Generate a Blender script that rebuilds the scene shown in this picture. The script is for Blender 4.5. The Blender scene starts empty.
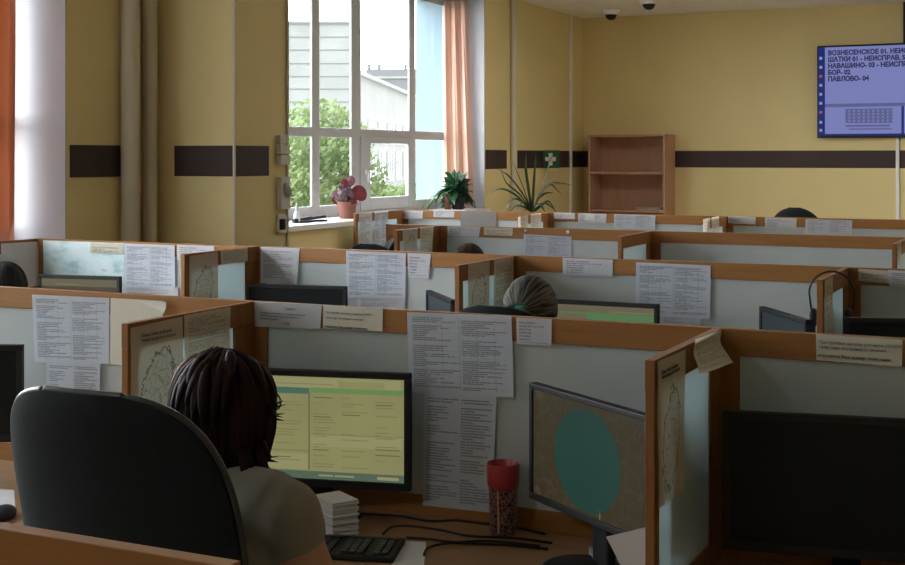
import bpy, bmesh, math, random
from mathutils import Vector, Matrix, Euler
random.seed(7)
SC = bpy.context.scene
COL = SC.collection
PI = math.pi

# ---------------------------------------------------------------- camera
F = 1297.0                      # focal length in pixels of the 905 px wide frame
TH = math.radians(25.64)        # the rows of screens run this far off the picture plane
CT, ST = math.cos(TH), math.sin(TH)
EYE = 1.64
HOR = 157.0
cam_d = bpy.data.cameras.new('camera')
cam = bpy.data.objects.new('camera', cam_d); COL.objects.link(cam)
cam.location = (0, 0, EYE); cam.rotation_euler = (PI/2, 0, TH)
cam_d.sensor_width = 36; cam_d.lens = 36*F/905.0
cam_d.shift_y = -(282.5-HOR)/905.0
cam_d.clip_end = 600; cam_d.clip_start = 0.05
SC.camera = cam

# measured sight lines -> real positions on a known plane of the room
def onY(x, y, P):
    u = (x-452.5)/F; d = P/(CT+u*ST)
    return Vector(((u*CT-ST)*d, P, EYE-(y-HOR)*d/F))
def onX(x, y, X):
    u = (x-452.5)/F; d = X/(u*CT-ST)
    return Vector((X, (CT+u*ST)*d, EYE-(y-HOR)*d/F))
def onZ(x, y, Z):
    u = (x-452.5)/F; d = (EYE-Z)*F/(y-HOR)
    return Vector(((u*CT-ST)*d, (CT+u*ST)*d, Z))

# ---------------------------------------------------------------- materials
def newmat(name):
    m = bpy.data.materials.new(name); m.use_nodes = True
    nt = m.node_tree; nt.nodes.clear()
    o = nt.nodes.new('ShaderNodeOutputMaterial')
    return m, nt, o
def N(nt, t, **kw):
    n = nt.nodes.new('ShaderNode'+t)
    for k, v in kw.items():
        if k in n.inputs: n.inputs[k].default_value = v
        else: setattr(n, k, v)
    return n
def L(nt, a, b): nt.links.new(a, b)
def rgba(c): return (c[0], c[1], c[2], 1.0)
def ramp(nt, fac, stops):
    r = nt.nodes.new('ShaderNodeValToRGB')
    e = r.color_ramp.elements
    while len(e) < len(stops): e.new(0.5)
    for i, (p, c) in enumerate(stops):
        e[i].position = p; e[i].color = rgba(c)
    L(nt, fac, r.inputs['Fac']); return r.outputs['Color']
def mth(nt, op, a, b=None, clamp=False):
    n = nt.nodes.new('ShaderNodeMath'); n.operation = op; n.use_clamp = clamp
    for i, v in enumerate((a, b)):
        if v is None: continue
        if isinstance(v, (int, float)): n.inputs[i].default_value = v
        else: L(nt, v, n.inputs[i])
    return n.outputs[0]
def mixc(nt, f, a, b):
    n = nt.nodes.new('ShaderNodeMix'); n.data_type = 'RGBA'
    for k, v in ((0, f), (6, a), (7, b)):
        if isinstance(v, (int, float)): n.inputs[k].default_value = v
        elif isinstance(v, (tuple, list)): n.inputs[k].default_value = rgba(v)
        else: L(nt, v, n.inputs[k])
    return n.outputs[2]

def mat(name, col, rough=0.6, metal=0.0, var=0.06, scale=8.0, bump=0.0, bscale=60.0, spec=0.5, sheen=0.0):
    m, nt, o = newmat(name)
    b = N(nt, 'BsdfPrincipled', Roughness=rough, Metallic=metal)
    b.inputs['Specular IOR Level'].default_value = spec
    if sheen: b.inputs['Sheen Weight'].default_value = sheen
    tc = N(nt, 'TexCoord')
    nz = N(nt, 'TexNoise', Scale=scale, Detail=4.0); L(nt, tc.outputs['Object'], nz.inputs['Vector'])
    lo = [max(0, c*(1-var)) for c in col]; hi = [min(1, c*(1+var)) for c in col]
    L(nt, ramp(nt, nz.outputs['Fac'], [(0.3, lo), (0.7, hi)]), b.inputs['Base Color'])
    if bump:
        n2 = N(nt, 'TexNoise', Scale=bscale, Detail=3.0); L(nt, tc.outputs['Object'], n2.inputs['Vector'])
        bp = N(nt, 'Bump', Strength=bump, Distance=0.004); L(nt, n2.outputs['Fac'], bp.inputs['Height'])
        L(nt, bp.outputs['Normal'], b.inputs['Normal'])
    L(nt, b.outputs[0], o.inputs[0]); return m

def woodmat(name, c1, c2, rough=0.55, sx=1.2, sy=14, sz=30):
    m, nt, o = newmat(name)
    b = N(nt, 'BsdfPrincipled', Roughness=rough); b.inputs['Specular IOR Level'].default_value = 0.25
    tc = N(nt, 'TexCoord')
    mp = N(nt, 'Mapping'); mp.inputs['Scale'].default_value = (sx, sy, sz)
    L(nt, tc.outputs['Object'], mp.inputs['Vector'])
    n1 = N(nt, 'TexNoise', Scale=2.2, Detail=6.0, Roughness=0.6, Distortion=0.6); L(nt, mp.outputs[0], n1.inputs['Vector'])
    L(nt, ramp(nt, n1.outputs['Fac'], [(0.3, c1), (0.72, c2)]), b.inputs['Base Color'])
    L(nt, b.outputs[0], o.inputs[0]); return m

def emat(name, col, strength, var=0.0, scale=6, gloss=True):
    """a lit screen: emission under a thin glossy cover"""
    m, nt, o = newmat(name)
    e = N(nt, 'Emission', Strength=strength)
    if var:
        tc = N(nt, 'TexCoord'); nz = N(nt, 'TexNoise', Scale=scale, Detail=3.0); L(nt, tc.outputs['Object'], nz.inputs['Vector'])
        L(nt, ramp(nt, nz.outputs['Fac'], [(0.35, [c*(1-var) for c in col]), (0.65, [c*(1+var) for c in col])]), e.inputs['Color'])
    else: e.inputs['Color'].default_value = rgba(col)
    if gloss:
        g = N(nt, 'BsdfPrincipled', Roughness=0.45); g.inputs['Specular IOR Level'].default_value = 0.10; g.inputs['Base Color'].default_value = (0.01, 0.01, 0.01, 1)
        a = N(nt, 'AddShader'); L(nt, e.outputs[0], a.inputs[0]); L(nt, g.outputs[0], a.inputs[1]); L(nt, a.outputs[0], o.inputs[0])
    else: L(nt, e.outputs[0], o.inputs[0])
    return m

def translucent(name, col, tcol, fac, rough=0.5, var=0.05, scale=3.0, coat=0.0):
    m, nt, o = newmat(name)
    b = N(nt, 'BsdfPrincipled', Roughness=rough)
    tc = N(nt, 'TexCoord'); nz = N(nt, 'TexNoise', Scale=scale, Detail=3.0); L(nt, tc.outputs['Object'], nz.inputs['Vector'])
    L(nt, ramp(nt, nz.outputs['Fac'], [(0.3, [c*(1-var) for c in col]), (0.7, [min(1, c*(1+var)) for c in col])]), b.inputs['Base Color'])
    t = N(nt, 'BsdfTranslucent'); t.inputs['Color'].default_value = rgba(tcol)
    x = N(nt, 'MixShader', Fac=fac); L(nt, b.outputs[0], x.inputs[1]); L(nt, t.outputs[0], x.inputs[2]); L(nt, x.outputs[0], o.inputs[0])
    return m

def glassmat(name, tint=(0.985, 0.99, 0.99)):
    m, nt, o = newmat(name)
    t = N(nt, 'BsdfTransparent'); t.inputs['Color'].default_value = rgba(tint)
    g = N(nt, 'BsdfGlossy', Roughness=0.02)
    fr = N(nt, 'Fresnel', IOR=1.35); ge = N(nt, 'NewGeometry')
    ff = mth(nt, 'MULTIPLY', fr.outputs[0], mth(nt, 'SUBTRACT', 1.0, ge.outputs['Backfacing']))
    x = N(nt, 'MixShader'); L(nt, ff, x.inputs[0]); L(nt, t.outputs[0], x.inputs[1]); L(nt, g.outputs[0], x.inputs[2])
    L(nt, x.outputs[0], o.inputs[0]); return m

def printmat(name, base, ink, rows=46, cols=2, grid=0.0, dens=0.5, lo=0.05, hi=0.95, ch=42, seed=0.0):
    """white sheet printed with lines of small type (UV laid out over the sheet)"""
    m, nt, o = newmat(name)
    b = N(nt, 'BsdfPrincipled', Roughness=0.75); b.inputs['Specular IOR Level'].default_value = 0.25
    uv = N(nt, 'TexCoord'); sp = N(nt, 'SeparateXYZ'); L(nt, uv.outputs['UV'], sp.inputs[0])
    U, V = sp.outputs[0], sp.outputs[1]
    vr = mth(nt, 'MULTIPLY', V, rows); row = mth(nt, 'FLOOR', vr); fv = mth(nt, 'FRACT', vr)
    uc = mth(nt, 'MULTIPLY', U, cols); colm = mth(nt, 'FLOOR', uc); fu = mth(nt, 'FRACT', uc)
    line = mth(nt, 'MULTIPLY', mth(nt, 'GREATER_THAN', fv, 0.25), mth(nt, 'LESS_THAN', fv, 0.78))
    cb = N(nt, 'CombineXYZ'); L(nt, row, cb.inputs[0]); L(nt, colm, cb.inputs[1]); cb.inputs[2].default_value = seed
    wn = N(nt, 'TexWhiteNoise', noise_dimensions='3D'); L(nt, cb.outputs[0], wn.inputs['Vector'])
    endu = mth(nt, 'ADD', mth(nt, 'MULTIPLY', wn.outputs['Value'], 0.75), 0.3)
    line = mth(nt, 'MULTIPLY', line, mth(nt, 'LESS_THAN', fu, endu))
    line = mth(nt, 'MULTIPLY', line, mth(nt, 'GREATER_THAN', fu, 0.05))
    cb2 = N(nt, 'CombineXYZ'); L(nt, mth(nt, 'MULTIPLY', U, ch), cb2.inputs[0]); L(nt, mth(nt, 'MULTIPLY', row, 3.7), cb2.inputs[1]); cb2.inputs[2].default_value = seed
    nz = N(nt, 'TexNoise', Scale=1.0, Detail=1.0); L(nt, cb2.outputs[0], nz.inputs['Vector'])
    line = mth(nt, 'MULTIPLY', line, mth(nt, 'GREATER_THAN', nz.outputs['Fac'], dens))
    # blocks of rows left blank
    cb3 = N(nt, 'CombineXYZ'); L(nt, mth(nt, 'MULTIPLY', row, 0.31), cb3.inputs[0]); L(nt, mth(nt, 'MULTIPLY', colm, 5.1), cb3.inputs[1]); cb3.inputs[2].default_value = seed+3
    nb = N(nt, 'TexNoise', Scale=1.0, Detail=0.0); L(nt, cb3.outputs[0], nb.inputs['Vector'])
    line = mth(nt, 'MULTIPLY', line, mth(nt, 'GREATER_THAN', nb.outputs['Fac'], 0.4))
    ink_f = line
    if grid:
        g1 = mth(nt, 'LESS_THAN', mth(nt, 'FRACT', mth(nt, 'MULTIPLY', U, cols*3)), 0.05)
        g2 = mth(nt, 'LESS_THAN', mth(nt, 'FRACT', mth(nt, 'MULTIPLY', V, rows/3.0)), 0.06)
        gg = mth(nt, 'MULTIPLY', mth(nt, 'MAXIMUM', g1, g2), grid)
        ink_f = mth(nt, 'MAXIMUM', line, gg)
    for ax in (U, V):
        ink_f = mth(nt, 'MULTIPLY', ink_f, mth(nt, 'GREATER_THAN', ax, lo))
        ink_f = mth(nt, 'MULTIPLY', ink_f, mth(nt, 'LESS_THAN', ax, hi))
    ink_f = mth(nt, 'MULTIPLY', ink_f, 0.72)
    L(nt, mixc(nt, ink_f, base, ink), b.inputs['Base Color'])
    tr = N(nt, 'BsdfTranslucent'); tr.inputs['Color'].default_value = rgba(base)
    x = N(nt, 'MixShader', Fac=0.28); L(nt, b.outputs[0], x.inputs[1]); L(nt, tr.outputs[0], x.inputs[2]); L(nt, x.outputs[0], o.inputs[0])
    return m

def mapmat(name, base, ink, seed=0.0, cx=0.5, cy=0.42):
    """sheet printed with an outline map of districts"""
    m, nt, o = newmat(name)
    b = N(nt, 'BsdfPrincipled', Roughness=0.75); b.inputs['Specular IOR Level'].default_value = 0.25
    tc = N(nt, 'TexCoord'); mp = N(nt, 'Mapping'); mp.inputs['Scale'].default_value = (1, 1.35, 1); mp.inputs['Location'].default_value = (seed, seed*0.7, 0)
    L(nt, tc.outputs['UV'], mp.inputs['Vector'])
    nz = N(nt, 'TexNoise', Scale=7.0, Detail=6.0, Roughness=0.7); L(nt, mp.outputs[0], nz.inputs['Vector'])
    vm = N(nt, 'VectorMath', operation='SCALE'); L(nt, nz.outputs['Color'], vm.inputs[0]); vm.inputs['Scale'].default_value = 0.16
    va = N(nt, 'VectorMath', operation='ADD'); L(nt, mp.outputs[0], va.inputs[0]); L(nt, vm.outputs[0], va.inputs[1])
    vo = N(nt, 'TexVoronoi', feature='DISTANCE_TO_EDGE', Scale=9.0); L(nt, va.outputs[0], vo.inputs['Vector'])
    edge = mth(nt, 'MULTIPLY', mth(nt, 'LESS_THAN', vo.outputs['Distance'], 0.035), 0.6)
    sp = N(nt, 'SeparateXYZ'); L(nt, tc.outputs['UV'], sp.inputs[0]); U, V = sp.outputs[0], sp.outputs[1]
    dx = mth(nt, 'SUBTRACT', U, cx); dy = mth(nt, 'SUBTRACT', V, cy)
    dx = mth(nt, 'SUBTRACT', dx, mth(nt, 'MULTIPLY', dy, 0.35))
    r2 = mth(nt, 'ADD', mth(nt, 'MULTIPLY', mth(nt, 'MULTIPLY', dx, dx), 7.5), mth(nt, 'MULTIPLY', mth(nt, 'MULTIPLY', dy, dy), 6.2))
    r = mth(nt, 'ADD', mth(nt, 'SQRT', r2), mth(nt, 'MULTIPLY', mth(nt, 'SUBTRACT', nz.outputs['Fac'], 0.5), 0.9))
    inside = mth(nt, 'LESS_THAN', r, 0.84)
    rim = mth(nt, 'LESS_THAN', mth(nt, 'ABSOLUTE', mth(nt, 'SUBTRACT', r, 0.84)), 0.03)
    f = mth(nt, 'MAXIMUM', mth(nt, 'MULTIPLY', edge, inside), rim)
    f = mth(nt, 'MULTIPLY', f, 0.7)
    f = mth(nt, 'MULTIPLY', f, 1.25)
    mc = mixc(nt, f, base, ink); L(nt, mc, b.inputs['Base Color'])
    tr = N(nt, 'BsdfTranslucent'); L(nt, mc, tr.inputs['Color'])
    x = N(nt, 'MixShader', Fac=0.38); L(nt, b.outputs[0], x.inputs[1]); L(nt, tr.outputs[0], x.inputs[2]); L(nt, x.outputs[0], o.inputs[0]); return m

M = {}
M['wood'] = woodmat('cherry_laminate', (0.28, 0.122, 0.036), (0.35, 0.165, 0.052))
M['wood_v'] = woodmat('cherry_laminate_upright', (0.24, 0.10, 0.030), (0.30, 0.138, 0.043), sx=14, sy=14, sz=1.2)
M['desk'] = woodmat('desk_laminate', (0.28, 0.155, 0.075), (0.36, 0.21, 0.105), rough=0.45, sx=1.2, sy=12, sz=12)
M['shelf'] = woodmat('bookcase_laminate', (0.46, 0.27, 0.18), (0.54, 0.33, 0.23), sx=8, sy=8, sz=1.5)
M['frost'] = translucent('frosted_panel', (0.52, 0.555, 0.55), (0.60, 0.72, 0.74), 0.20, rough=0.5)
M['frost_d'] = translucent('frosted_divider_panel', (0.60, 0.64, 0.63), (0.66, 0.78, 0.80), 0.52, rough=0.5)
M['wall'] = mat('yellow_wall_paint', (0.73, 0.605, 0.30), 0.75, var=0.03, scale=2.0, bump=0.05, bscale=120)
M['reveal'] = mat('white_reveal_paint', (0.42, 0.42, 0.45), 0.6, var=0.02)
M['blue'] = mat('pale_blue_facade', (0.20, 0.29, 0.345), 0.8, var=0.03)
M['band'] = mat('dark_brown_band', (0.038, 0.020, 0.019), 0.65, var=0.08)
M['ceil'] = mat('ceiling_white', (0.82, 0.81, 0.78), 0.85, var=0.02)
M['floor'] = mat('grey_linoleum', (0.42, 0.36, 0.29), 0.45, var=0.12, scale=4)
M['pipe'] = mat('beige_pipe_paint', (0.60, 0.55, 0.43), 0.5, var=0.03)
M['pvc'] = mat('white_window_plastic', (0.43, 0.43, 0.43), 0.35, var=0.02)
M['sill'] = mat('white_sill_board', (0.82, 0.82, 0.84), 0.3, var=0.02)
M['glass'] = glassmat('window_glass')
M['curtain_p'] = translucent('peach_curtain', (0.78, 0.54, 0.43), (0.80, 0.52, 0.40), 0.35, rough=0.9)
M['curtain_o'] = translucent('orange_curtain', (0.64, 0.36, 0.24), (0.76, 0.40, 0.24), 0.30, rough=0.9)
M['black'] = mat('black_plastic', (0.012, 0.013, 0.015), 0.6, var=0.15, spec=0.4)
M['black_gloss'] = mat('dark_screen_glass', (0.008, 0.012, 0.015), 0.4, var=0.1, spec=0.25)
M['sheen_screen'] = mat('screen_bluish_sheen', (0.035, 0.05, 0.06), 0.38, var=0.1)  # switched-off screen, its bluish sheen put into the base colour
M['fabric'] = mat('black_chair_fabric', (0.009, 0.012, 0.014), 0.85, var=0.2, scale=160, bump=0.25, bscale=500, spec=0.25)
M['chrome'] = mat('grey_metal', (0.45, 0.45, 0.47), 0.3, 1.0)
M['grey'] = mat('grey_plastic', (0.36, 0.37, 0.38), 0.45)
M['lgrey'] = mat('light_grey_plastic', (0.62, 0.62, 0.60), 0.45)
M['white'] = mat('white_plastic', (0.80, 0.80, 0.80), 0.4)
M['paper'] = mat('plain_white_paper', (0.66, 0.66, 0.68), 0.8, var=0.02)
M['terra'] = mat('terracotta', (0.22, 0.080, 0.055), 0.75, var=0.1, scale=20)
M['soil'] = mat('potting_soil', (0.05, 0.03, 0.02), 0.95, var=0.4, scale=60)
M['tape'] = mat('clear_tape', (0.75, 0.74, 0.68), 0.2)
ink = (0.10, 0.10, 0.14)
wp = (0.66, 0.71, 0.79)
M['sheet_a'] = printmat('printed_sheet_two_columns', wp, ink, rows=40, cols=2, grid=0.45, dens=0.36, seed=1.0)
M['sheet_b'] = printmat('printed_sheet_tables', wp, ink, rows=36, cols=2, grid=0.55, dens=0.38, seed=4.0)
M['sheet_c'] = printmat('printed_sheet_list', wp, ink, rows=42, cols=2, grid=0.0, dens=0.34, seed=9.0)
M['sheet_d'] = printmat('printed_page', (0.68, 0.69, 0.73), ink, rows=22, cols=1, dens=0.42, seed=2.0, lo=0.08, hi=0.92)
M['note'] = printmat('printed_note', (0.68, 0.70, 0.75), ink, rows=8, cols=1, dens=0.42, seed=5.0, lo=0.07, hi=0.9, ch=40)
M['note_y'] = printmat('printed_cream_note', (0.68, 0.63, 0.51), ink, rows=6, cols=1, dens=0.45, seed=6.0, lo=0.07, hi=0.9, ch=34)
M['page_y'] = printmat('printed_cream_page', (0.74, 0.68, 0.56), ink, rows=26, cols=1, dens=0.45, seed=8.0, lo=0.09, hi=0.91)
M['plain_y'] = mat('cream_paper', (0.60, 0.57, 0.47), 0.8, var=0.02)
M['plain_g'] = mat('greyish_paper', (0.46, 0.46, 0.48), 0.7, var=0.02)
M['map'] = mapmat('printed_district_map', (0.74, 0.67, 0.56), (0.10, 0.08, 0.07))
M['map2'] = mapmat('printed_district_map_b', (0.68, 0.61, 0.51), (0.12, 0.09, 0.07), seed=2.3)
M['ink'] = mat('printed_ink', (0.045, 0.045, 0.05), 0.8)
M['skin'] = mat('skin', (0.50, 0.26, 0.17), 0.55, var=0.06, scale=14)
M['eye'] = mat('eye_white', (0.75, 0.73, 0.70), 0.2)

def hairmat(name, c1, c2, rough=0.6, dens=70):
    m, nt, o = newmat(name)
    b = N(nt, 'BsdfPrincipled', Roughness=rough); b.inputs['Specular IOR Level'].default_value = 0.12
    tc = N(nt, 'TexCoord'); mp = N(nt, 'Mapping'); mp.inputs['Scale'].default_value = (dens, 1.6, 1)
    L(nt, tc.outputs['UV'], mp.inputs['Vector'])
    nz = N(nt, 'TexNoise', Scale=1.0, Detail=4.0, Roughness=0.6); L(nt, mp.outputs[0], nz.inputs['Vector'])
    L(nt, ramp(nt, nz.outputs['Fac'], [(0.40, c1), (0.66, c2)]), b.inputs['Base Color'])
    bp = N(nt, 'Bump', Strength=0.5, Distance=0.003); L(nt, nz.outputs['Fac'], bp.inputs['Height']); L(nt, bp.outputs['Normal'], b.inputs['Normal'])
    L(nt, b.outputs[0], o.inputs[0]); return m
M['hair_dark'] = hairmat('dark_brown_hair', (0.005, 0.004, 0.004), (0.040, 0.015, 0.010), dens=40)
M['hair_grey'] = hairmat('greyish_blond_hair', (0.012, 0.010, 0.008), (0.22, 0.21, 0.185), dens=60)
M['hair_black'] = hairmat('black_hair', (0.008, 0.009, 0.010), (0.055, 0.06, 0.065))
M['hair_brown'] = hairmat('brown_hair', (0.03, 0.018, 0.010), (0.09, 0.055, 0.032))

def leafmat(name, c1, c2, tl=0.3, scale=14):
    return translucent2(name, c1, c2, tl, scale)
def translucent2(name, c1, c2, fac, scale):
    m, nt, o = newmat(name)
    tc = N(nt, 'TexCoord'); nz = N(nt, 'TexNoise', Scale=scale, Detail=3.0); L(nt, tc.outputs['Object'], nz.inputs['Vector'])
    c = ramp(nt, nz.outputs['Fac'], [(0.32, c1), (0.68, c2)])
    b = N(nt, 'BsdfPrincipled', Roughness=0.5); L(nt, c, b.inputs['Base Color'])
    t = N(nt, 'BsdfTranslucent'); L(nt, c, t.inputs['Color'])
    x = N(nt, 'MixShader', Fac=fac); L(nt, b.outputs[0], x.inputs[1]); L(nt, t.outputs[0], x.inputs[2]); L(nt, x.outputs[0], o.inputs[0])
    return m
M['leaf_dark'] = leafmat('dark_green_leaf', (0.010, 0.045, 0.018), (0.035, 0.12, 0.045))
M['leaf_yucca'] = leafmat('strap_leaf_green', (0.014, 0.030, 0.010), (0.042, 0.068, 0.022))
M['leaf_red'] = leafmat('red_leaf', (0.055, 0.008, 0.012), (0.15, 0.016, 0.022), tl=0.15)
M['leaf_mix'] = leafmat('silver_purple_leaf', (0.06, 0.015, 0.03), (0.26, 0.19, 0.21), scale=45)
M['tree_leaf'] = leafmat('yellow_green_tree_leaf', (0.13, 0.19, 0.065), (0.27, 0.35, 0.15), tl=0.4, scale=0.9)  # the foliage's own yellow-green, mottled by noise
M['bark'] = mat('bark', (0.12, 0.09, 0.06), 0.9, var=0.3, scale=20)

# ---------------------------------------------------------------- mesh builder
class MB:
    def __init__(self): self.bm = bmesh.new(); self.mi = 0; self.mats = []
    def use(self, m):
        if m not in self.mats: self.mats.append(m)
        self.mi = self.mats.index(m); return self
    def _f(self, vs):
        try:
            f = self.bm.faces.new(vs); f.material_index = self.mi; return f
        except ValueError: return None
    def box(self, x0, x1, y0, y1, z0, z1, rot=None, piv=None):
        co = [Vector((x, y, z)) for z in (z0, z1) for y in (y0, y1) for x in (x0, x1)]
        if rot is not None:
            R = Euler(rot).to_matrix(); p = Vector(piv) if piv is not None else sum(co, Vector())/8
            co = [R @ (c-p) + p for c in co]
        v = [self.bm.verts.new(c) for c in co]
        for q in ((0, 2, 3, 1), (4, 5, 7, 6), (0, 1, 5, 4), (2, 6, 7, 3), (0, 4, 6, 2), (1, 3, 7, 5)):
            self._f([v[i] for i in q])
        return self
    def quad(self, a, b, c, d):
        self._f([self.bm.verts.new(Vector(p)) for p in (a, b, c, d)]); return self
    def tube(self, pts, r, n=10, cap=True, flat=1.0):
        pts = [Vector(p) for p in pts]; k = len(pts)
        rs = r if isinstance(r, (list, tuple)) else [r]*k
        rings = []; prev = None
        for i, p in enumerate(pts):
            t = (pts[min(i+1, k-1)]-pts[max(i-1, 0)])
            t = t.normalized() if t.length > 1e-9 else Vector((0, 0, 1))
            if prev is None:
                a = Vector((0, 0, 1)) if abs(t.z) < 0.9 else Vector((1, 0, 0))
                s = t.cross(a).normalized()
            else:
                s = prev - t*prev.dot(t)
                s = s.normalized() if s.length > 1e-6 else t.orthogonal().normalized()
            prev = s; w = t.cross(s)
            rings.append([self.bm.verts.new(p+s*(rs[i]*math.cos(2*PI*j/n))+w*(rs[i]*flat*math.sin(2*PI*j/n))) for j in range(n)])
        for a, b in zip(rings, rings[1:]):
            for j in range(n): self._f([a[j], a[(j+1) % n], b[(j+1) % n], b[j]])
        if cap:
            self._f(list(reversed(rings[0]))); self._f(rings[-1])
        return self
    def cyl(self, a, b, r, n=16, r2=None):
        return self.tube([a, b], [r, r if r2 is None else r2], n)
    def lathe(self, prof, c=(0, 0, 0), n=24):
        c = Vector(c); rings = []
        for r, z in prof:
            rings.append([self.bm.verts.new(c+Vector((r*math.cos(2*PI*j/n), r*math.sin(2*PI*j/n), z))) for j in range(n)] if r > 1e-6 else [self.bm.verts.new(c+Vector((0, 0, z)))])
        for a, b in zip(rings, rings[1:]):
            for j in range(n):
                k = (j+1) % n
                if len(a) == 1 and len(b) == 1: continue
                if len(a) == 1: self._f([a[0], b[k], b[j]])
                elif len(b) == 1: self._f([a[j], a[k], b[0]])
                else: self._f([a[j], a[k], b[k], b[j]])
        return self
    def ell(self, c, r, n=18, m=12, rot=None):
        c = Vector(c); R = Euler(rot).to_matrix() if rot else Matrix.Identity(3)
        rings = []
        for i in range(m+1):
            t = PI*i/m
            if i in (0, m): rings.append([self.bm.verts.new(c+R @ Vector((0, 0, r[2]*math.cos(t))))])
            else: rings.append([self.bm.verts.new(c+R @ Vector((r[0]*math.sin(t)*math.cos(2*PI*j/n), r[1]*math.sin(t)*math.sin(2*PI*j/n), r[2]*math.cos(t)))) for j in range(n)])
        for a, b in zip(rings, rings[1:]):
            for j in range(n):
                k = (j+1) % n
                if len(a) == 1: self._f([a[0], b[j], b[k]])
                elif len(b) == 1: self._f([a[k], a[j], b[0]])
                else: self._f([a[j], b[j], b[k], a[k]])
        return self
    def cap(self, a, b, ra, rb, n=14):
        """tapered limb with round ends"""
        a, b = Vector(a), Vector(b); t = (b-a).normalized()
        pts, rs = [], []
        for k in range(5):
            q = PI/2*(1-k/5.0); pts.append(a-t*ra*math.sin(q)); rs.append(max(ra*math.cos(q), ra*0.05))
        pts.append(a); rs.append(ra); pts.append(b); rs.append(rb)
        for k in range(1, 6):
            q = PI/2*k/5.0; pts.append(b+t*rb*math.sin(q)); rs.append(max(rb*math.cos(q), rb*0.05))
        return self.tube(pts, rs, n)
    def blade(self, pts, w, fold=0.25, side=None):
        """strap leaf along a path: two rows folded at the mid rib"""
        pts = [Vector(p) for p in pts]; k = len(pts); rows = []
        for i, p in enumerate(pts):
            t = (pts[min(i+1, k-1)]-pts[max(i-1, 0)]).normalized()
            s = Vector(side) if side is not None else t.cross(Vector((0, 0, 1)))
            s = s - t*s.dot(t)
            s = s.normalized() if s.length > 1e-5 else Vector((1, 0, 0))
            nn = s.cross(t).normalized()
            f = i/(k-1.0); ww = w[i] if isinstance(w, list) else w*math.sin(PI*min(1, 0.22+0.78*f))**0.8 if f < 1 else 0.0005
            rows.append([self.bm.verts.new(p+s*ww+nn*ww*fold), self.bm.verts.new(p), self.bm.verts.new(p-s*ww+nn*ww*fold)])
        for a, b in zip(rows, rows[1:]):
            self._f([a[0], a[1], b[1], b[0]]); self._f([a[1], a[2], b[2], b[1]])
        return self
    def build(self, name, m=None, parent=None, smooth=False, bevel=0.0, seg=2, loc=None, rot=None, kind=None):
        me = bpy.data.meshes.new(name)
        bmesh.ops.recalc_face_normals(self.bm, faces=self.bm.faces)
        self.bm.to_mesh(me); self.bm.free()
        for x in (self.mats if self.mats else [m]): me.materials.append(x)
        if smooth:
            for p in me.polygons: p.use_smooth = True
        o = bpy.data.objects.new(name, me); COL.objects.link(o)
        if parent is not None: o.parent = parent
        if loc is not None: o.location = loc
        if rot is not None: o.rotation_euler = rot
        if bevel:
            b = o.modifiers.new('bevel', 'BEVEL'); b.width = bevel; b.segments = seg; b.limit_method = 'ANGLE'; b.angle_limit = 0.7
        if kind: o['kind'] = kind
        return o

def tag(o, label, cat, group=None):
    o['label'] = label; o['category'] = cat
    if group: o['group'] = group
    return o
def thing(name, label, cat, loc=(0, 0, 0), rz=0.0, group=None):
    o = bpy.data.objects.new(name, None); COL.objects.link(o)
    o.location = loc; o.rotation_euler = (0, 0, rz); o.empty_display_size = 0.1
    return tag(o, label, cat, group)
def auto_smooth(o, ang=0.6):
    for p in o.data.polygons: p.use_smooth = True
    md = o.modifiers.new('wn', 'WEIGHTED_NORMAL') if False else None
    try: o.data.set_sharp_from_angle(angle=ang)
    except Exception: pass
    return o

def lettering(name, body, size, m, parent=None, loc=(0, 0, 0), rot=(PI/2, 0, 0), bold=0.0, align='LEFT', sx=1.0):
    cu = bpy.data.curves.new('letters', 'FONT'); cu.body = body; cu.size = size; cu.align_x = align
    cu.bevel_depth = bold; cu.bevel_resolution = 0; cu.extrude = 0.0002; cu.resolution_u = 3
    t = bpy.data.objects.new('letters', cu); COL.objects.link(t)
    dg = bpy.context.evaluated_depsgraph_get()
    me = bpy.data.meshes.new_from_object(t.evaluated_get(dg))
    bpy.data.objects.remove(t); bpy.data.curves.remove(cu)
    me.materials.clear(); me.materials.append(m)
    o = bpy.data.objects.new(name, me); COL.objects.link(o)
    o.location = loc; o.rotation_euler = rot; o.scale = (sx, 1, 1)
    if parent is not None: o.parent = parent
    return o
SKY, EXPO = 9.0, 0.7
FILL_BACK, FILL_FRONT = 15.0, 16.0  # strengths of the added fill lamps, back and front
M['leaf_mid'] = leafmat('mid_green_leaf', (0.05, 0.13, 0.03), (0.14, 0.25, 0.06))
def bluemap():
    m, nt, o = newmat('pale_blue_map_print'); b = N(nt, 'BsdfPrincipled', Roughness=0.45)
    tc = N(nt, 'TexCoord'); nz = N(nt, 'TexNoise', Scale=3.0, Detail=6.0, Roughness=0.65); L(nt, tc.outputs['UV'], nz.inputs['Vector'])
    L(nt, ramp(nt, nz.outputs['Fac'], [(0.30, (0.20, 0.36, 0.40)), (0.48, (0.52, 0.66, 0.68)), (0.62, (0.62, 0.70, 0.72)), (0.72, (0.12, 0.22, 0.28))]), b.inputs['Base Color'])
    L(nt, b.outputs[0], o.inputs[0]); return m
M['bluemap'] = bluemap()
M['dull'] = mat('dull_grey_paper', (0.20, 0.185, 0.175), 0.8)
M['chair_edge'] = mat('chair_glint_edging', (0.02, 0.022, 0.024), 0.35, spec=0.6)
M['hair_highlight'] = hairmat('auburn_hair_highlight', (0.05, 0.018, 0.012), (0.24, 0.10, 0.065), dens=20)  # reddish highlight of the window-side locks, put into their colour
# ================================================================ the room
XW = -4.705        # face of the window wall
XG = -5.08         # face of the window frames
YB = 13.0          # back wall
HC = 3.11          # ceiling
XR, YF = 5.2, -4.5
SILL = 1.185
WTOP = 3.05
openings = [(7.0, 10.45), (0.8, 5.18)]

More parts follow.
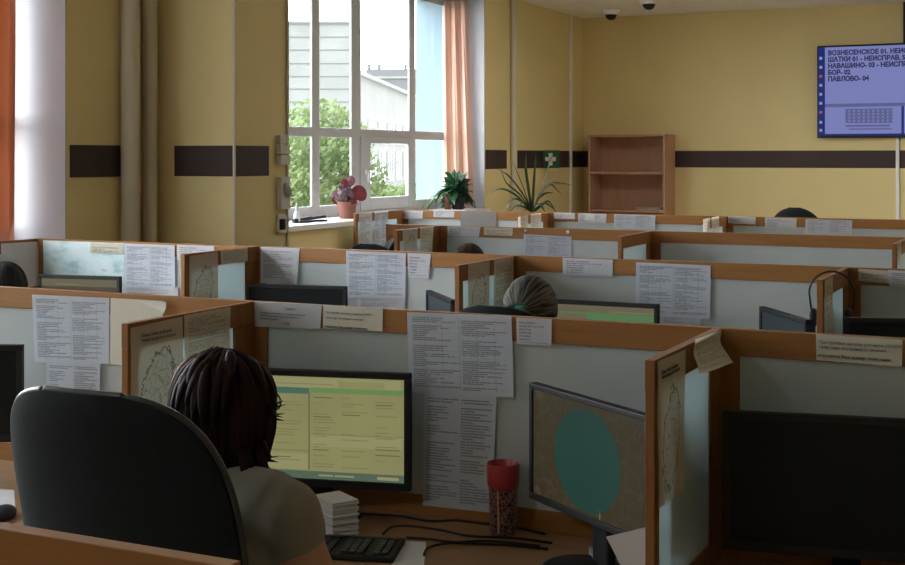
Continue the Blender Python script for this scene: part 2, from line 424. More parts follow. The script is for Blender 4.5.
mb = MB(); mb.box(XW-0.655, XR+0.2, YF-0.2, YB+0.2, -0.12, 0.0); mb.build('floor', M['floor'], kind='structure')
mb = MB(); mb.box(XW-0.655, XR+0.2, YF-0.2, YB+0.2, HC, HC+0.15); mb.build('ceiling', M['ceil'], kind='structure')
mb = MB(); mb.box(XW-0.655, XR+0.2, YB, YB+0.2, 0, HC); mb.build('wall_back', M['wall'], kind='structure')
mb = MB(); mb.box(XW-0.655, XR+0.2, YF-0.2, YF, 0, HC); mb.build('wall_front', M['wall'], kind='structure')
mb = MB(); mb.box(XR, XR+0.2, YF, YB, 0, HC); mb.build('wall_right', M['wall'], kind='structure')
mb = MB()
ys = [YB] + [v for o_ in openings for v in (o_[1], o_[0])] + [YF]
for a, b in zip(ys[0::2], ys[1::2]): mb.box(XW-0.655, XW, b, a, 0, HC)
for a, b in openings:
    mb.box(XW-0.655, XW, a, b, 0, SILL-0.04); mb.box(XW-0.655, XW, a, b, WTOP, HC)
mb.build('wall_left', M['wall'], kind='structure')
# pilaster beside the big window
PX, PY0, PY1 = -4.16, 5.90, 6.45
mb = MB(); mb.box(XW, PX, PY0, PY1, 0, HC); mb.build('wall_pilaster', M['wall'], kind='structure', bevel=0.006)
mb = MB(); mb.box(PX-0.008, PX+0.004, PY0-0.004, PY0+0.008, 0, HC); mb.build('trim_1', M['pipe'], kind='structure')
# reveals: white inside the glass, pale blue outside it
n = 2
for a, b in openings:
    mb = MB().use(M['reveal'])
    for y0, y1 in ((a-0.001, a+0.006), (b-0.006, b+0.001)): mb.box(XG, XW+0.003, y0, y1, SILL, WTOP)
    mb.box(XG, XW+0.002, a, b, WTOP-0.006, WTOP+0.001)
    mb.use(M['blue'])
    for y0, y1 in ((a-0.001, a+0.03), (b-0.03, b+0.001)): mb.box(XW-0.66, XG-0.024, y0, y1, SILL-0.06, WTOP+0.03)
    mb.build('trim_%d' % n, None, kind='structure'); n += 1
# dark painted band at eye height
ZB0, ZB1 = 1.533, 1.703
def band(x0, x1, y0, y1):
    global n
    mb = MB(); mb.box(x0, x1, y0, y1, ZB0, ZB1); mb.build('trim_%d' % n, M['band'], kind='structure'); n += 1
band(XW-0.001, XW+0.003, 5.21, 5.62)                     # window wall before the pipes
band(XW+0.14, PX-0.012, PY0-0.003, PY0+0.001)            # pilaster, broad face
band(PX-0.001, PX+0.003, PY0+0.012, 6.235)               # pilaster, side face
band(XW-0.001, XW+0.003, 10.47, 10.95); band(XW-0.001, XW+0.003, 11.20, 12.60); band(XW-0.001, XW+0.003, 12.66, YB)
band(XW, XR, YB-0.003, YB+0.001)
# heating pipes and conduits
def pipe(x, y, r, name, lab, cat='pipe', z0=0.0, z1=HC, m='pipe'):
    mb = MB(); mb.cyl((x, y, z0), (x, y, z1), r, 20)
    o = mb.build(name, M[m], smooth=True); auto_smooth(o); tag(o, lab, cat); return o
p1 = onX(129.5, 150, XW+0.05); p2 = onX(147, 150, XW+0.05)
pipe(XW+0.056, p1.y, 0.052, 'heating_pipe', 'wider beige painted pipe running up the wall beside the brown band', m='pipe')
pipe(XW+0.045, p2.y+0.03, 0.042, 'heating_pipe', 'slimmer beige painted pipe in the corner against the pilaster')
p3 = onX(514, 100, XW+0.03); pipe(XW+0.03, p3.y, 0.03, 'heating_pipe', 'pale vertical pipe on the yellow wall past the potted yucca')
mb = MB(); p4 = onX(570, 100, XW); mb.box(XW, XW+0.02, p4.y-0.02, p4.y+0.02, 0, HC)
tag(mb.build('cable_duct', M['white'], bevel=0.003), 'thin white cable duct up the wall between first aid sign and bookcase', 'cable duct')
mb = MB(); q = onY(897.5, 180, YB-0.02); mb.box(q.x-0.016, q.x+0.016, YB-0.022, YB, 0.3, 1.86)
tag(mb.build('cable_duct', M['white'], bevel=0.003), 'thin white cable duct down the wall from the wall television', 'cable duct')
# switches and conduit on the pilaster
def onP(x, y): return onX(x, y, PX)
sw = thing('electric_box', 'grey electric box with two switches on the pilaster beside the window', 'switch box', (PX, 0, 0))
def swbox(name, x0, x1, y0, y1, dp, m, par):
    a, b = onP(x0, y0), onP(x1, y1); mb = MB()
    mb.box(0, dp, a.y, b.y, b.z, a.z); return mb.build(name, m, par, bevel=0.004)
swbox('switch', 276, 283, 135, 143, 0.03, M['lgrey'], sw); swbox('switch', 275.5, 285, 145, 154, 0.035, M['lgrey'], sw)
swbox('cover', 275.5, 285, 155, 165, 0.04, M['lgrey'], sw)
sk = thing('wall_telephone', 'grey wall box with a dark handset below the electric switches', 'wall box', (PX, 0, 0))
swbox('housing', 276.5, 285.5, 177, 209, 0.035, M['lgrey'], sk)
a, b = onP(278.5, 182), onP(284.5, 198); mb = MB(); mb.ell((0.04, (a.y+b.y)/2, (a.z+b.z)/2), (0.02, (b.y-a.y)/2, (a.z-b.z)/2), rot=(0.5, 0, 0)); mb.build('handset', M['grey'], sk, smooth=True)
so = thing('wall_socket', 'light socket with a black plug low on the pilaster under the wall box', 'socket', (PX, 0, 0))
swbox('plate', 276, 284, 215, 233, 0.02, M['lgrey'], so); swbox('plug', 276.5, 279.5, 219, 229.5, 0.045, M['black'], so)
mb = MB(); a = onP(286.5, 150); mb.box(PX, PX+0.014, a.y-0.008, a.y+0.008, 0.9, HC)
tag(mb.build('cable_duct', M['pipe'], bevel=0.003), 'narrow beige cable duct on the pilaster edge beside the window', 'cable duct')

# ---------------------------------------------------------------- windows
def Yg(x): return onX(x, 150, XG).y
def make_window(idx, a, b, muls, sash):
    root = bpy.data.objects.new('window_%d' % idx, None); COL.objects.link(root); root['kind'] = 'structure'
    d0, d1 = XG-0.024, XG
    mb = MB()
    mb.box(d0, d1, a, a+0.05, SILL, WTOP); mb.box(d0, d1, b-0.035, b, SILL, WTOP)
    mb.box(d0+0.0005, d1-0.0008, a+0.001, b-0.001, SILL, 1.275); mb.box(d0+0.0005, d1-0.0008, a+0.001, b-0.001, WTOP-0.06, WTOP); mb.box(d0+0.002, d1-0.003, a+0.002, b-0.002, 1.79, 1.862)
    for y0, y1 in muls: mb.box(d0+0.001, d1-0.0015, y0, y1, SILL+0.002, WTOP-0.002)
    mb.build('window_frame', M['pvc'], root, bevel=0.006)
    if sash:
        y0, y1 = sash; mb = MB(); e0, e1 = XG-0.018, XG+0.014
        mb.box(e0, e1, y0, y0+0.15, 1.215, 1.80); mb.box(e0, e1, y1-0.06, y1, 1.215, 1.80)
        mb.box(e0, e1, y0+0.15, y1-0.06, 1.215, 1.315); mb.box(e0, e1, y0+0.15, y1-0.06, 1.75, 1.80)
        s = mb.build('opening_sash', M['pvc'], root, bevel=0.005)
        mb = MB(); mb.box(e1, e1+0.012, y0+0.05, y0+0.075, 1.5, 1.54); mb.box(e1+0.012, e1+0.03, y0+0.055, y0+0.07, 1.44, 1.53); mb.build('handle', M['white'], root, bevel=0.004)
    es = [a] + [v for m_ in muls for v in m_] + [b]
    for y0, y1 in zip(es[0::2], es[1::2]):
        for z0, z1 in ((1.27, 1.795), (1.857, WTOP-0.05)):
            mb = MB(); mb.box(d0+0.009, d0+0.013, y0-0.01, y1+0.01, z0, z1); mb.build('glass_pane', M['glass'], root)
    mb = MB(); mb.box(XG-0.02, XW+0.045, a-0.06, b+0.06, SILL-0.04, SILL)
    mb.build('window_sill', M['sill'], root, bevel=0.008)
    return root
mA, mA2, mB_, mB2, mC, mC2 = Yg(312.5), Yg(320), Yg(352), Yg(361), Yg(410), Yg(415.5)
make_window(1, 7.0, 10.45, [(mA, mA2), (mB_, mB2), (mC, mC2)], (mB2-0.02, mC+0.01))
make_window(2, 0.8, 5.18, [(1.5, 1.58), (2.4, 2.48), (3.45, 3.53), (4.3, 4.36)], None) #, [(2.4, 2.48), (3.45, 3.53), (4.3, 4.36)], None)

# curtains
def curtain(name, lab, m, pts_top, pts_bot, z0, z1, waves, amp, nrm, pinch=None):
    mb = MB(); nu, nv = 60, 16; g = []
    for j in range(nv+1):
        v = j/nv; r = []
        for i in range(nu+1):
            s = i/nu
            A = Vector(pts_top[0]).lerp(Vector(pts_top[1]), s); B = Vector(pts_bot[0]).lerp(Vector(pts_bot[1]), s)
            P = B.lerp(A, v); off = amp*math.sin(s*waves*2*PI+0.4*math.sin(v*3))*(0.75+0.25*math.sin(v*5+i))
            P = P+Vector(nrm)*off; P.z = z0+(z1-z0)*v
            r.append(mb.bm.verts.new(P))
        g.append(r)
    for j in range(nv):
        for i in range(nu): mb._f([g[j][i], g[j][i+1], g[j+1][i+1], g[j+1][i]])
    o = mb.build(name, m, smooth=True)
    s = o.modifiers.new('solid', 'SOLIDIFY'); s.thickness = 0.002
    return tag(o, lab, 'curtain')
curtain('curtain', 'peach curtain gathered at the far reveal of the big window above the green plant', M['curtain_p'],
        [(-5.04, 10.33, 0), (-4.84, 10.38, 0)], [(-5.04, 10.33, 0), (-4.77, 10.38, 0)], SILL+0.015, 3.02, 2.6, 0.022, (0.25, -0.95, 0))
curtain('curtain', 'orange backlit curtain hanging at the window edge beside the white reveal', M['curtain_o'],
        [(-4.98, 4.35, 0), (-4.98, 5.10, 0)], [(-4.98, 4.35, 0), (-4.98, 5.10, 0)], SILL+0.02, 2.92, 9, 0.035, (1, 0, 0))

# ---------------------------------------------------------------- outside
mb = MB(); mb.box(-260, XW-0.67, -150, 220, -6.5, -6.0); mb.build('ground_outside', mat('asphalt_yard', (0.18, 0.18, 0.16), 0.9, var=0.2, scale=0.4), kind='structure')
conc = mat('weathered_concrete', (0.33, 0.34, 0.32), 0.9, var=0.10, scale=0.5)
joint = mat('panel_joint', (0.20, 0.205, 0.20), 0.9)
whitef = mat('white_render_facade', (0.66, 0.65, 0.62), 0.9, var=0.06, scale=0.4)
greyf = mat('grey_facade', (0.20, 0.205, 0.21), 0.9, var=0.06, scale=0.4)
dglass = mat('dark_window_glass', (0.06, 0.066, 0.072), 0.15)
def cam_pt(x, d, z=0.0):
    u = (x-452.5)/F; return Vector(((u*CT-ST)*d, (CT+u*ST)*d, z))
def zz(y, d): return EYE-(y-HOR)*d/F
# concrete panel block square to the view
D1 = 70.0
A = cam_pt(250, D1); bl = thing('concrete_building', 'windowless grey concrete panel block behind the tree outside the window', 'building', (A.x, A.y, -6.0), TH)
wA = (357-250)*D1/F; hA = zz(22, D1)+6
mb = MB(); mb.box(0, wA, 0, 3, 0, hA); mb.build('wall', conc, bl)
mb = MB()
k = 0
for yy in (37, 50, 63.5, 76.5, 89, 102, 115, 128, 141, 154, 167):
    z = zz(yy, D1)+6; mb.box(-0.02, wA+0.02, -0.02, 0.05, z-0.025, z+0.025)
mb.box(-0.05, wA+0.05, -0.06, 0.05, hA-0.12, hA+0.02); mb.build('panel_joint_lines', joint, bl)
# white wing running away from the window wall
D2, D3 = 78.0, 112.0
A, B = cam_pt(354, D2), cam_pt(416, D3)
ang = math.atan2(B.y-A.y, B.x-A.x); ln = (B-A).length
wb = thing('white_building', 'white rendered building wing with rows of windows outside the opening sash', 'building', (A.x, A.y, -6.0), ang)
h2 = zz(70, D2)+6
mb = MB(); mb.box(0, ln, 0, 5, 0, h2); mb.build('wall', whitef, wb)
mb = MB(); mb.box(-0.2, ln, -0.35, 0.05, h2-0.25, h2); mb.build('cornice', whitef, wb)
mb = MB(); mb.box(-0.1, ln, -0.25, 0.05, 5.0, 5.4); mb.build('ledge', greyf, wb)
for zlo, zhi in ((8.6, 10.0), (5.9, 8.0), (1.8, 4.2)):
    for q_ in range(7):
        x0 = 1.5+q_*4.7
        mb = MB(); mb.box(x0, x0+3.6, -0.03, 0.05, zlo, zhi); w = mb.build('window', dglass, wb)
        mb = MB(); mb.box(x0-0.05, x0+3.65, -0.06, 0.0, zlo-0.1, zlo); mb.box(x0+1.1, x0+1.25, -0.06, 0.0, zlo, zhi); mb.box(x0+2.4, x0+2.55, -0.06, 0.0, zlo, zhi); mb.box(x0-0.05, x0+3.65, -0.06, 0.0, zhi, zhi+0.1)
        mb.box(x0-0.1, x0+0.04, -0.06, 0.0, zlo, zhi); mb.box(x0+3.56, x0+3.7, -0.06, 0.0, zlo, zhi)
        mb.box(x0, x0+3.6, -0.06, 0.0, zlo+(zhi-zlo)*0.62, zlo+(zhi-zlo)*0.62+0.1)
        mb.build('frame', whitef, w)
# far grey block
D4 = 150.0
A = cam_pt(366, D4); gb = thing('grey_building', 'low grey far building with roof vents seen above the white wing roof', 'building', (A.x, A.y, -6.0), TH)
h4 = zz(69, D4)+6; w4 = (411-366)*D4/F
mb = MB(); mb.box(0, w4*1.25, 0, 12, 0, h4); mb.build('wall', greyf, gb)
mb = MB(); mb.box(-0.1, w4*1.25, -0.15, 0.05, h4-1.1, h4-0.85); mb.build('cornice', conc, gb)
for x_ in (0.15, 1.3, 4.4):
    mb = MB(); mb.box(x_, x_+0.35, 0.4, 0.8, h4, h4+0.6); mb.build('roof_vent', greyf, gb)
def tree(x, y, d, rx, rz, label, nleaf, name='leafy_tree', lm='tree_leaf'):
    c = cam_pt(x, d, zz(y, d)); t = thing(name, label, 'tree', (c.x, c.y, -6.0))
    mb = MB(); rnd = random.Random(int(x)); ch = c.z+6
    for _ in range(nleaf):
        while True:
            p = Vector((rnd.uniform(-1, 1), rnd.uniform(-1, 1), rnd.uniform(-1, 1)))
            if 0.25 < p.length < 1.0+0.12*math.sin(p.x*7)+0.1*math.sin(p.z*9+p.y*5): break
        p = Vector((p.x*rx, p.y*rx, ch+p.z*rz)); s = rnd.uniform(0.06, 0.14)*d/40
        a = Vector((rnd.gauss(0, 1), rnd.gauss(0, 1), rnd.gauss(0, 1))).normalized(); b = a.orthogonal().normalized(); e = a.cross(b)
        mb.quad(p-b*s, p+e*s*0.55, p+b*s, p-e*s*0.55)
    mb.build('foliage', M[lm], t)
    mb = MB(); mb.tube([(0, 0, 0), (0.1, 0, ch*0.5), (0, 0.05, ch)], [0.22, 0.16, 0.06], 10)
    for k in range(6):
        a = k*1.05; mb.tube([(0.05, 0, ch*0.6), (math.cos(a)*rx*0.4, math.sin(a)*rx*0.4, ch), (math.cos(a)*rx*0.7, math.sin(a)*rx*0.7, ch+rz*0.4)], [0.08, 0.05, 0.02], 6)
    mb.build('trunk', M['bark'], t, smooth=True)
tree(312, 182, 38, 2.2, 2.4, 'bright green leafy tree outside the window behind the red plant', 9500)
tree(392, 214, 60, 2.6, 1.4, 'low green bushy tree below the white building outside the sash', 3600)
tree(372, 216, 52, 1.6, 1.1, 'small rounded green bush beside the low tree outside the sash', 2400, name='round_bush')
tree(420, 216, 70, 2.4, 1.3, 'green bush at the white building wall by the blue reveal', 1800, name='round_bush')

# ---------------------------------------------------------------- bookcase at the back wall
xl, xr = onY(588, 150, 12.62).x, onY(665, 150, 12.62).x
bk = thing('bookcase', 'open brown wooden bookcase standing against the yellow back wall', 'bookcase', ((xl+xr)/2, 12.62, 0))
hw = (xr-xl)/2; bt = 1.868; dp = 0.365
for s in (-1, 1):
    mb = MB(); x0 = s*hw; mb.box(min(x0, x0-s*0.022), max(x0, x0-s*0.022), 0, dp, 0, bt-0.022); mb.build('side_panel', M['shelf'], bk, bevel=0.002)
mb = MB(); mb.box(-hw, hw, 0, dp, bt-0.022, bt); mb.build('top_panel', M['shelf'], bk, bevel=0.002)
mb = MB(); mb.box(-hw+0.022, hw-0.022, dp-0.012, dp, 0.06, bt-0.022); mb.build('back_panel', M['shelf'], bk)
for z in (1.466, 1.08, 0.70, 0.32, 0.06):
    mb = MB(); mb.box(-hw+0.022, hw-0.022, 0.004, dp-0.012, z, z+0.022); mb.build('shelf', M['shelf'], bk, bevel=0.002)
for i, (dx, rz_, mm, lab) in enumerate(((0.20, 0.15, 'paper', 'white magazine lying lowest in the pile on the bookcase shelf'), (0.21, -0.2, 'plain_y', 'cream magazine lying in the middle of the pile on the bookcase shelf'), (0.19, 0.05, 'plain_g', 'grey magazine lying on top of the pile on the bookcase shelf'))):
    mb = MB(); mb.box(-0.13, 0.13, -0.09, 0.09, 0, 0.008); mb.box(-0.13, -0.125, -0.09, 0.09, 0, 0.009)
    tag(mb.build('magazine', M[mm], loc=((xl+xr)/2+dx, 12.80, 1.102+i*0.0085), rot=(0, 0, rz_), bevel=0.001), lab, 'magazine', 'magazines on the bookcase')

# ---------------------------------------------------------------- wall television
YT = 12.90
a, b = onY(817, 46, YT), onY(817, 138, YT)
tw, th_ = 1.59, a.z-b.z
tv = thing('wall_television', 'large wall television showing a lit list of towns high on the yellow wall', 'television', (a.x, YT, b.z))
mb = MB(); mb.box(0, tw, 0, 0.045, 0, th_); mb.box(tw*0.25, tw*0.75, 0.045, 0.075, th_*0.2, th_*0.8); mb.build('housing', M['black'], tv, bevel=0.006)
TVE = 0.9/2**EXPO
E = {}
E['tv_back'] = emat('tv_pale_lilac', (0.20, 0.22, 0.50), TVE)
E['tv_blue'] = emat('tv_navy_bar', (0.010, 0.022, 0.16), TVE)
E['tv_mid'] = emat('tv_grey_lilac', (0.11, 0.12, 0.28), TVE)
E['tv_ink'] = emat('tv_dark_letters', (0.020, 0.024, 0.075), TVE)
E['tv_icon'] = emat('tv_icon_light', (0.30, 0.34, 0.45), TVE)
E['tv_icon2'] = emat('tv_icon_warm', (0.35, 0.12, 0.06), TVE)
mb = MB(); mb.use(E['tv_back']); mb.box(0.018, tw-0.018, -0.003, 0.0, 0.022, th_-0.018)
def tvr(m, x0, x1, y0, y1, lay=1):     # patch of the picture, photo pixels measured on the screen
    p, q_ = onY(x0, y0, YT), onY(x1, y1, YT); mb.use(m)
    mb.box(p.x-a.x, q_.x-a.x, -0.003-0.0006*lay, -0.003, max(0.02, q_.z-b.z), min(th_-0.016, p.z-b.z))
tvr(E['tv_blue'], 818, 825, 46.5, 137.5)
tvr(E['tv_mid'], 825, 905, 104, 106); tvr(E['tv_blue'], 901.5, 904, 106, 134); tvr(E['tv_blue'], 825, 905, 134, 136)
mb.use(E['tv_mid'])
for i in range(10): tvr(E['tv_mid'], 845.5+i*4.8, 848.5+i*4.8, 109, 123, 2)
for i in range(5): tvr(E['tv_mid'], 845.5, 893, 109+i*3.2, 109.7+i*3.2, 3)
tvr(E['tv_mid'], 846, 890, 125, 126.5, 2); tvr(E['tv_mid'], 849, 892, 128.5, 129.4, 2)
for i, yy in enumerate((57, 66, 75, 84, 93, 102, 111, 121, 129)): tvr(E['tv_icon2'] if i in (2, 6) else E['tv_icon'], 819.5, 822.2, yy, yy+2.6, 2)
mb.build('screen', None, tv)
for i, (s, yy) in enumerate((('ВОЗНЕСЕНСКОЕ 01. НЕИСПРАВНО', 55.3), ('ШАТКИ 01 - НЕИСПРАВ, SIP', 61.8), ('НАВАШИНО- 03 - НЕИСПРАВНО', 68.3), ('БОР- 02', 74.8), ('ПАВЛОВО- 04', 81.3))):
    p = onY(828, yy, YT); lettering('lettering', s, 0.062, E['tv_ink'], tv, (p.x-a.x, -0.0045, p.z-b.z), bold=0.0030, sx=0.93)
q = onY(903.5, 20, 12.95)
mb = MB(); mb.box(q.x, q.x+0.07, 12.93, 12.985, b.z+0.3, HC); mb.build('mount_pole', M['black'], tv).matrix_parent_inverse = Matrix.Translation((-a.x, -YT, -b.z))

# ceiling cameras
for x, y, lab in ((611, 9.5, 'white ceiling dome camera with dark eye above the bookcase'), (649, -1.5, 'white ceiling dome camera cut off by the top of the picture')):
    d = (HC-EYE)*F/(HOR-y); p = cam_pt(x, d, HC)
    c = thing('dome_camera', lab, 'security camera', p, 0, 'ceiling dome cameras')
    mb = MB(); mb.lathe([(0.0, 0), (0.085, 0), (0.085, -0.02), (0.08, -0.045), (0.055, -0.055), (0, -0.055)]); mb.build('housing', M['white'], c, smooth=True)
    mb = MB(); mb.lathe([(0.058, -0.045), (0.058, -0.06), (0.048, -0.085), (0.028, -0.102), (0, -0.108)]); mb.build('dome', M['black_gloss'], c, smooth=True)

# first-aid flag sign
sg = thing('first_aid_sign', 'green first aid flag sign with white cross on the dark band', 'sign', (XW, 11.85, 1.618))
mb = MB(); mb.box(0, 0.17, -0.008, 0.008, -0.088, 0.088); mb.build('sign_board', mat('sign_green', (0.02, 0.11, 0.06), 0.5), sg, bevel=0.003)
mb = MB()
for s in (-1, 1):
    y0, y1 = sorted((s*0.008, s*0.0095)); mb.box(0.065, 0.105, y0, y1, -0.06, 0.06); mb.box(0.03, 0.14, y0, y1, -0.018, 0.022)
mb.build('cross', M['white'], sg)

# added unseen fill lamps, brightening the back wall and the front left screens
M['lamp'] = emat('fill_lamp_glow', (1.0, 0.98, 0.93), FILL_BACK, gloss=False)
M['fill_lamp_front'] = emat('fill_lamp_glow_front', (0.93, 0.98, 1.0), FILL_FRONT, gloss=False)
for x, y, k, lab in ((-2.6, 9.3, 'lamp', 'added fill lamp over the last row near the window'), (-0.4, 9.3, 'lamp', 'added fill lamp over the last row at mid room'), (1.8, 9.3, 'lamp', 'added fill lamp over the last row far from the window'),
                    (-2.6, -1.0, 'fill_lamp_front', 'added fill lamp behind the nearest screen')):
    t = thing('added_fill_lamp', lab, 'ceiling lamp', (x, y, HC), 0, 'added fill lamps')
    mb = MB(); mb.box(-0.31, 0.31, -0.31, 0.31, -0.03, -0.001); mb.build('housing', M['white'], t, bevel=0.004)
    mb = MB(); mb.box(-0.29, 0.29, -0.29, 0.29, -0.036, -0.0305); mb.build('diffuser', M[k], t)
# ================================================================ cubicle screens
TOP = 1.24; DESK = 0.71; T = 0.022
P1, P2, P3, P4, P0 = 3.0, 4.86, 6.79, 8.70, 1.047
def screen(x0, x1, P, label):
    t = thing('cubicle_screen', label, 'partition screen', ((x0+x1)/2, P, 0), 0, 'frosted cubicle screens')
    h = (x1-x0)/2-0.0008
    mb = MB(); mb.box(-h, h, 0, T, TOP-0.062, TOP); mb.build('top_rail', M['wood'], t, bevel=0.0015)
    for s in (-1, 1):
        a, b = sorted((s*h, s*(h-0.052))); mb = MB(); mb.box(a, b, 0.001, T-0.001, 0, TOP-0.0625); mb.build('stile', M['wood_v'], t, bevel=0.0015)
    mb = MB(); mb.box(-h+0.0525, h-0.0525, 0, T, DESK-0.03, DESK+0.052); mb.build('bottom_rail', M['wood'], t, bevel=0.0015)
    mb = MB(); mb.box(-h+0.048, h-0.048, 0.007, 0.015, DESK+0.05, TOP-0.06); mb.build('frosted_panel', M['frost'], t)
    mb = MB(); mb.box(-h+0.0525, h-0.0525, 0.004, 0.018, 0.06, DESK-0.031); mb.build('lower_panel', M['wood'], t)
    return t
def divider(X, P, label, ln=0.53):
    t = thing('cubicle_divider', label, 'partition divider', (X, P-ln, 0), 0, 'short dividers between workplaces')
    e = ln-0.001; w = 0.010
    mb = MB(); mb.box(-w, w, 0, e, TOP-0.062, TOP-0.0005); mb.build('top_rail', M['wood_v'], t, bevel=0.0012)
    mb = MB(); mb.box(-w+0.0005, w-0.0005, 0.0005, 0.034, 0, TOP-0.0625); mb.build('front_stile', M['wood_v'], t, bevel=0.0012)
    mb = MB(); mb.box(-w+0.0005, w-0.0005, e-0.09, e, 0, TOP-0.0625); mb.build('rear_stile', M['wood_v'], t, bevel=0.0012)
    mb = MB(); mb.box(-w+0.0005, w-0.0005, 0.0345, e-0.0905, DESK-0.02, DESK+0.05); mb.build('bottom_rail', M['wood_v'], t, bevel=0.0012)
    mb = MB(); mb.box(-0.004, 0.004, 0.03, e-0.086, DESK+0.045, TOP-0.058); mb.build('frosted_panel', M['frost_d'], t)
    mb = MB(); mb.box(-0.008, 0.008, 0.0345, e-0.0905, 0.06, DESK-0.021); mb.build('lower_panel', M['wood_v'], t)
    return t
def desk(x0, x1, P, label):
    t = thing('desk', label, 'desk', ((x0+x1)/2, P-0.76, 0), 0, 'desks in the cubicles')
    h = (x1-x0)/2-0.014
    mb = MB(); mb.box(-h, h, 0, 0.757, DESK-0.025, DESK); mb.build('desk_top', M['desk'], t, bevel=0.003)
    for s in (-1, 1):
        a, b = sorted((s*h, s*(h-0.022))); mb = MB(); mb.box(a, b, 0.05, 0.72, 0, DESK-0.0255); mb.build('side_panel', M['desk'], t)
    return t
screen(-2.06, -0.745, P0, 'brown topped screen at the very front behind the black office chair')
for x0, x1, lab, dl in ((-3.33, -2.06, 'frosted screen behind the black office chair with a large printed sheet and a cream page', 'wooden desk with white paper and black mouse beside the large office chair'),
                    (-2.06, -0.755, 'long frosted screen behind the seated woman and the red cup', 'wooden desk of the seated woman with keyboard, cables and red cup'),
                    (-0.755, 0.55, 'frosted screen behind the switched-off big black monitor with a cream telephone notice', 'wooden desk under the large switched-off black monitor')):
    screen(x0, x1, P1, lab); desk(x0, x1, P1, dl)
for x0, x1, lab, dl in ((-4.6, -3.31, 'frosted screen covered by a pale blue map poster and printed sheets near the window wall', 'wooden desk below the pale blue map poster'),
                    (-3.31, -2.06, 'frosted screen behind the broad black monitor with page, timetable and small note taped on', 'wooden desk under the broad black monitor and taped timetable'),
                    (-2.06, -0.75, 'frosted screen behind the head with a green hair tie', 'wooden desk of the person with a green hair tie'),
                    (-0.75, 0.55, 'frosted screen behind the headset hung on its divider', 'wooden desk beside the divider with the hung headset')):
    screen(x0, x1, P2, lab); desk(x0, x1, P2, dl)
screen(-3.70, -3.35, P3, 'narrow stub of screen in the third row beside its first paper-covered divider')
for x0, x1, lab in ((-3.35, -2.07, 'third-row frosted screen with white and cream notices behind the brown-haired head'), (-2.07, -0.75, 'empty third-row frosted screen without papers below the low chair back')):
    screen(x0, x1, P3, lab)
for x0, x1, lab in ((-4.6, -3.42, 'last-row screen under the window sill with a broad grey sheet'), (-3.42, -2.13, 'last-row screen in front of the bookcase'), (-2.13, -0.80, 'last-row screen with the black chair back showing over it')):
    screen(x0, x1, P4, lab)
divider(-2.06, P1, 'divider left of the seated woman, covered by a district map and a cream page')
divider(-0.755, P1, 'divider with a map sheet and curling page between green-ellipse monitor and big black monitor')
divider(-4.6, P2, 'end divider at the window wall beside the pale blue map poster')
divider(-3.31, P2, 'divider with dull map sheet and short cream page beside the broad black monitor')
divider(-2.06, P2, 'divider with two tall cream sheets beside the head with green hair tie')
divider(-0.75, P2, 'divider with the black headset hung over its end')
divider(-3.35, P3, 'third-row divider with two cream sheets beside a dark chair back')
divider(-2.07, P3, 'bare third-row divider with a bright frosted pane and no papers')
divider(-0.75, P3, 'third-row divider cut by the picture edge with a small tall sheet')
divider(-4.6, P4, 'last-row divider below the window sill with two grey printed sheets', 0.72)
divider(-3.42, P4, 'small last-row divider in front of the yucca')
divider(-2.13, P4, 'small last-row divider beside the bookcase with two cards')

# ================================================================ papers
PG = 'printed papers taped to the screens and dividers'
def grid_sheet(c, mtl, name, label, cat, nrm, curl=0.003, seed=0, group=PG, roll=0.0):
    """c: TL TR BR BL corners in the world, nrm: direction to the viewer's side"""
    TL, TR, BR, BL = [Vector(v) for v in c]; nrm = Vector(nrm); nu = nv = 8
    org = TL; me = bpy.data.meshes.new(name); bm = bmesh.new(); uvl = bm.loops.layers.uv.new('UVMap'); g = []; rnd = random.Random(seed)
    p1_, p2_ = rnd.uniform(0, 6), rnd.uniform(0, 6)
    for j in range(nv+1):
        v = j/nv; row = []
        for i in range(nu+1):
            u = i/nu
            p = TL.lerp(TR, u).lerp(BL.lerp(BR, u), v)
            off = curl*(v**1.5)*(0.6+0.5*math.sin(u*4+p1_))+curl*0.35*math.sin(v*5+p2_)**2
            off += roll*(v**2)*(0.4+0.6*u)
            row.append((bm.verts.new(p+nrm*off-org), (u, 1-v)))
        g.append(row)
    for j in range(nv):
        for i in range(nu):
            q = [g[j][i], g[j+1][i], g[j+1][i+1], g[j][i+1]]
            f = bm.faces.new([x[0] for x in q]); f.smooth = True
            for lp, x in zip(f.loops, q): lp[uvl].uv = x[1]
    bm.to_mesh(me); bm.free(); me.materials.append(mtl)
    o = bpy.data.objects.new(name, me); COL.objects.link(o); o.location = org
    return tag(o, label, cat, group)
_k = [0]
def sheetY(P, q, m, label, off=0.003, name='printed_sheet', cat='paper sheet', curl=0.0015, roll=0.0):
    _k[0] += 1
    return grid_sheet([onY(x, y, P-off) for x, y in q], M[m], name, label, cat, (0, -1, 0), curl, _k[0], roll=roll)
def sheetX(X, q, m, label, off=0.012, name='printed_sheet', cat='paper sheet', curl=0.003, roll=0.0):
    _k[0] += 1
    return grid_sheet([onX(x, y, X+off) for x, y in q], M[m], name, label, cat, (1, 0, 0), curl, _k[0], roll=roll)
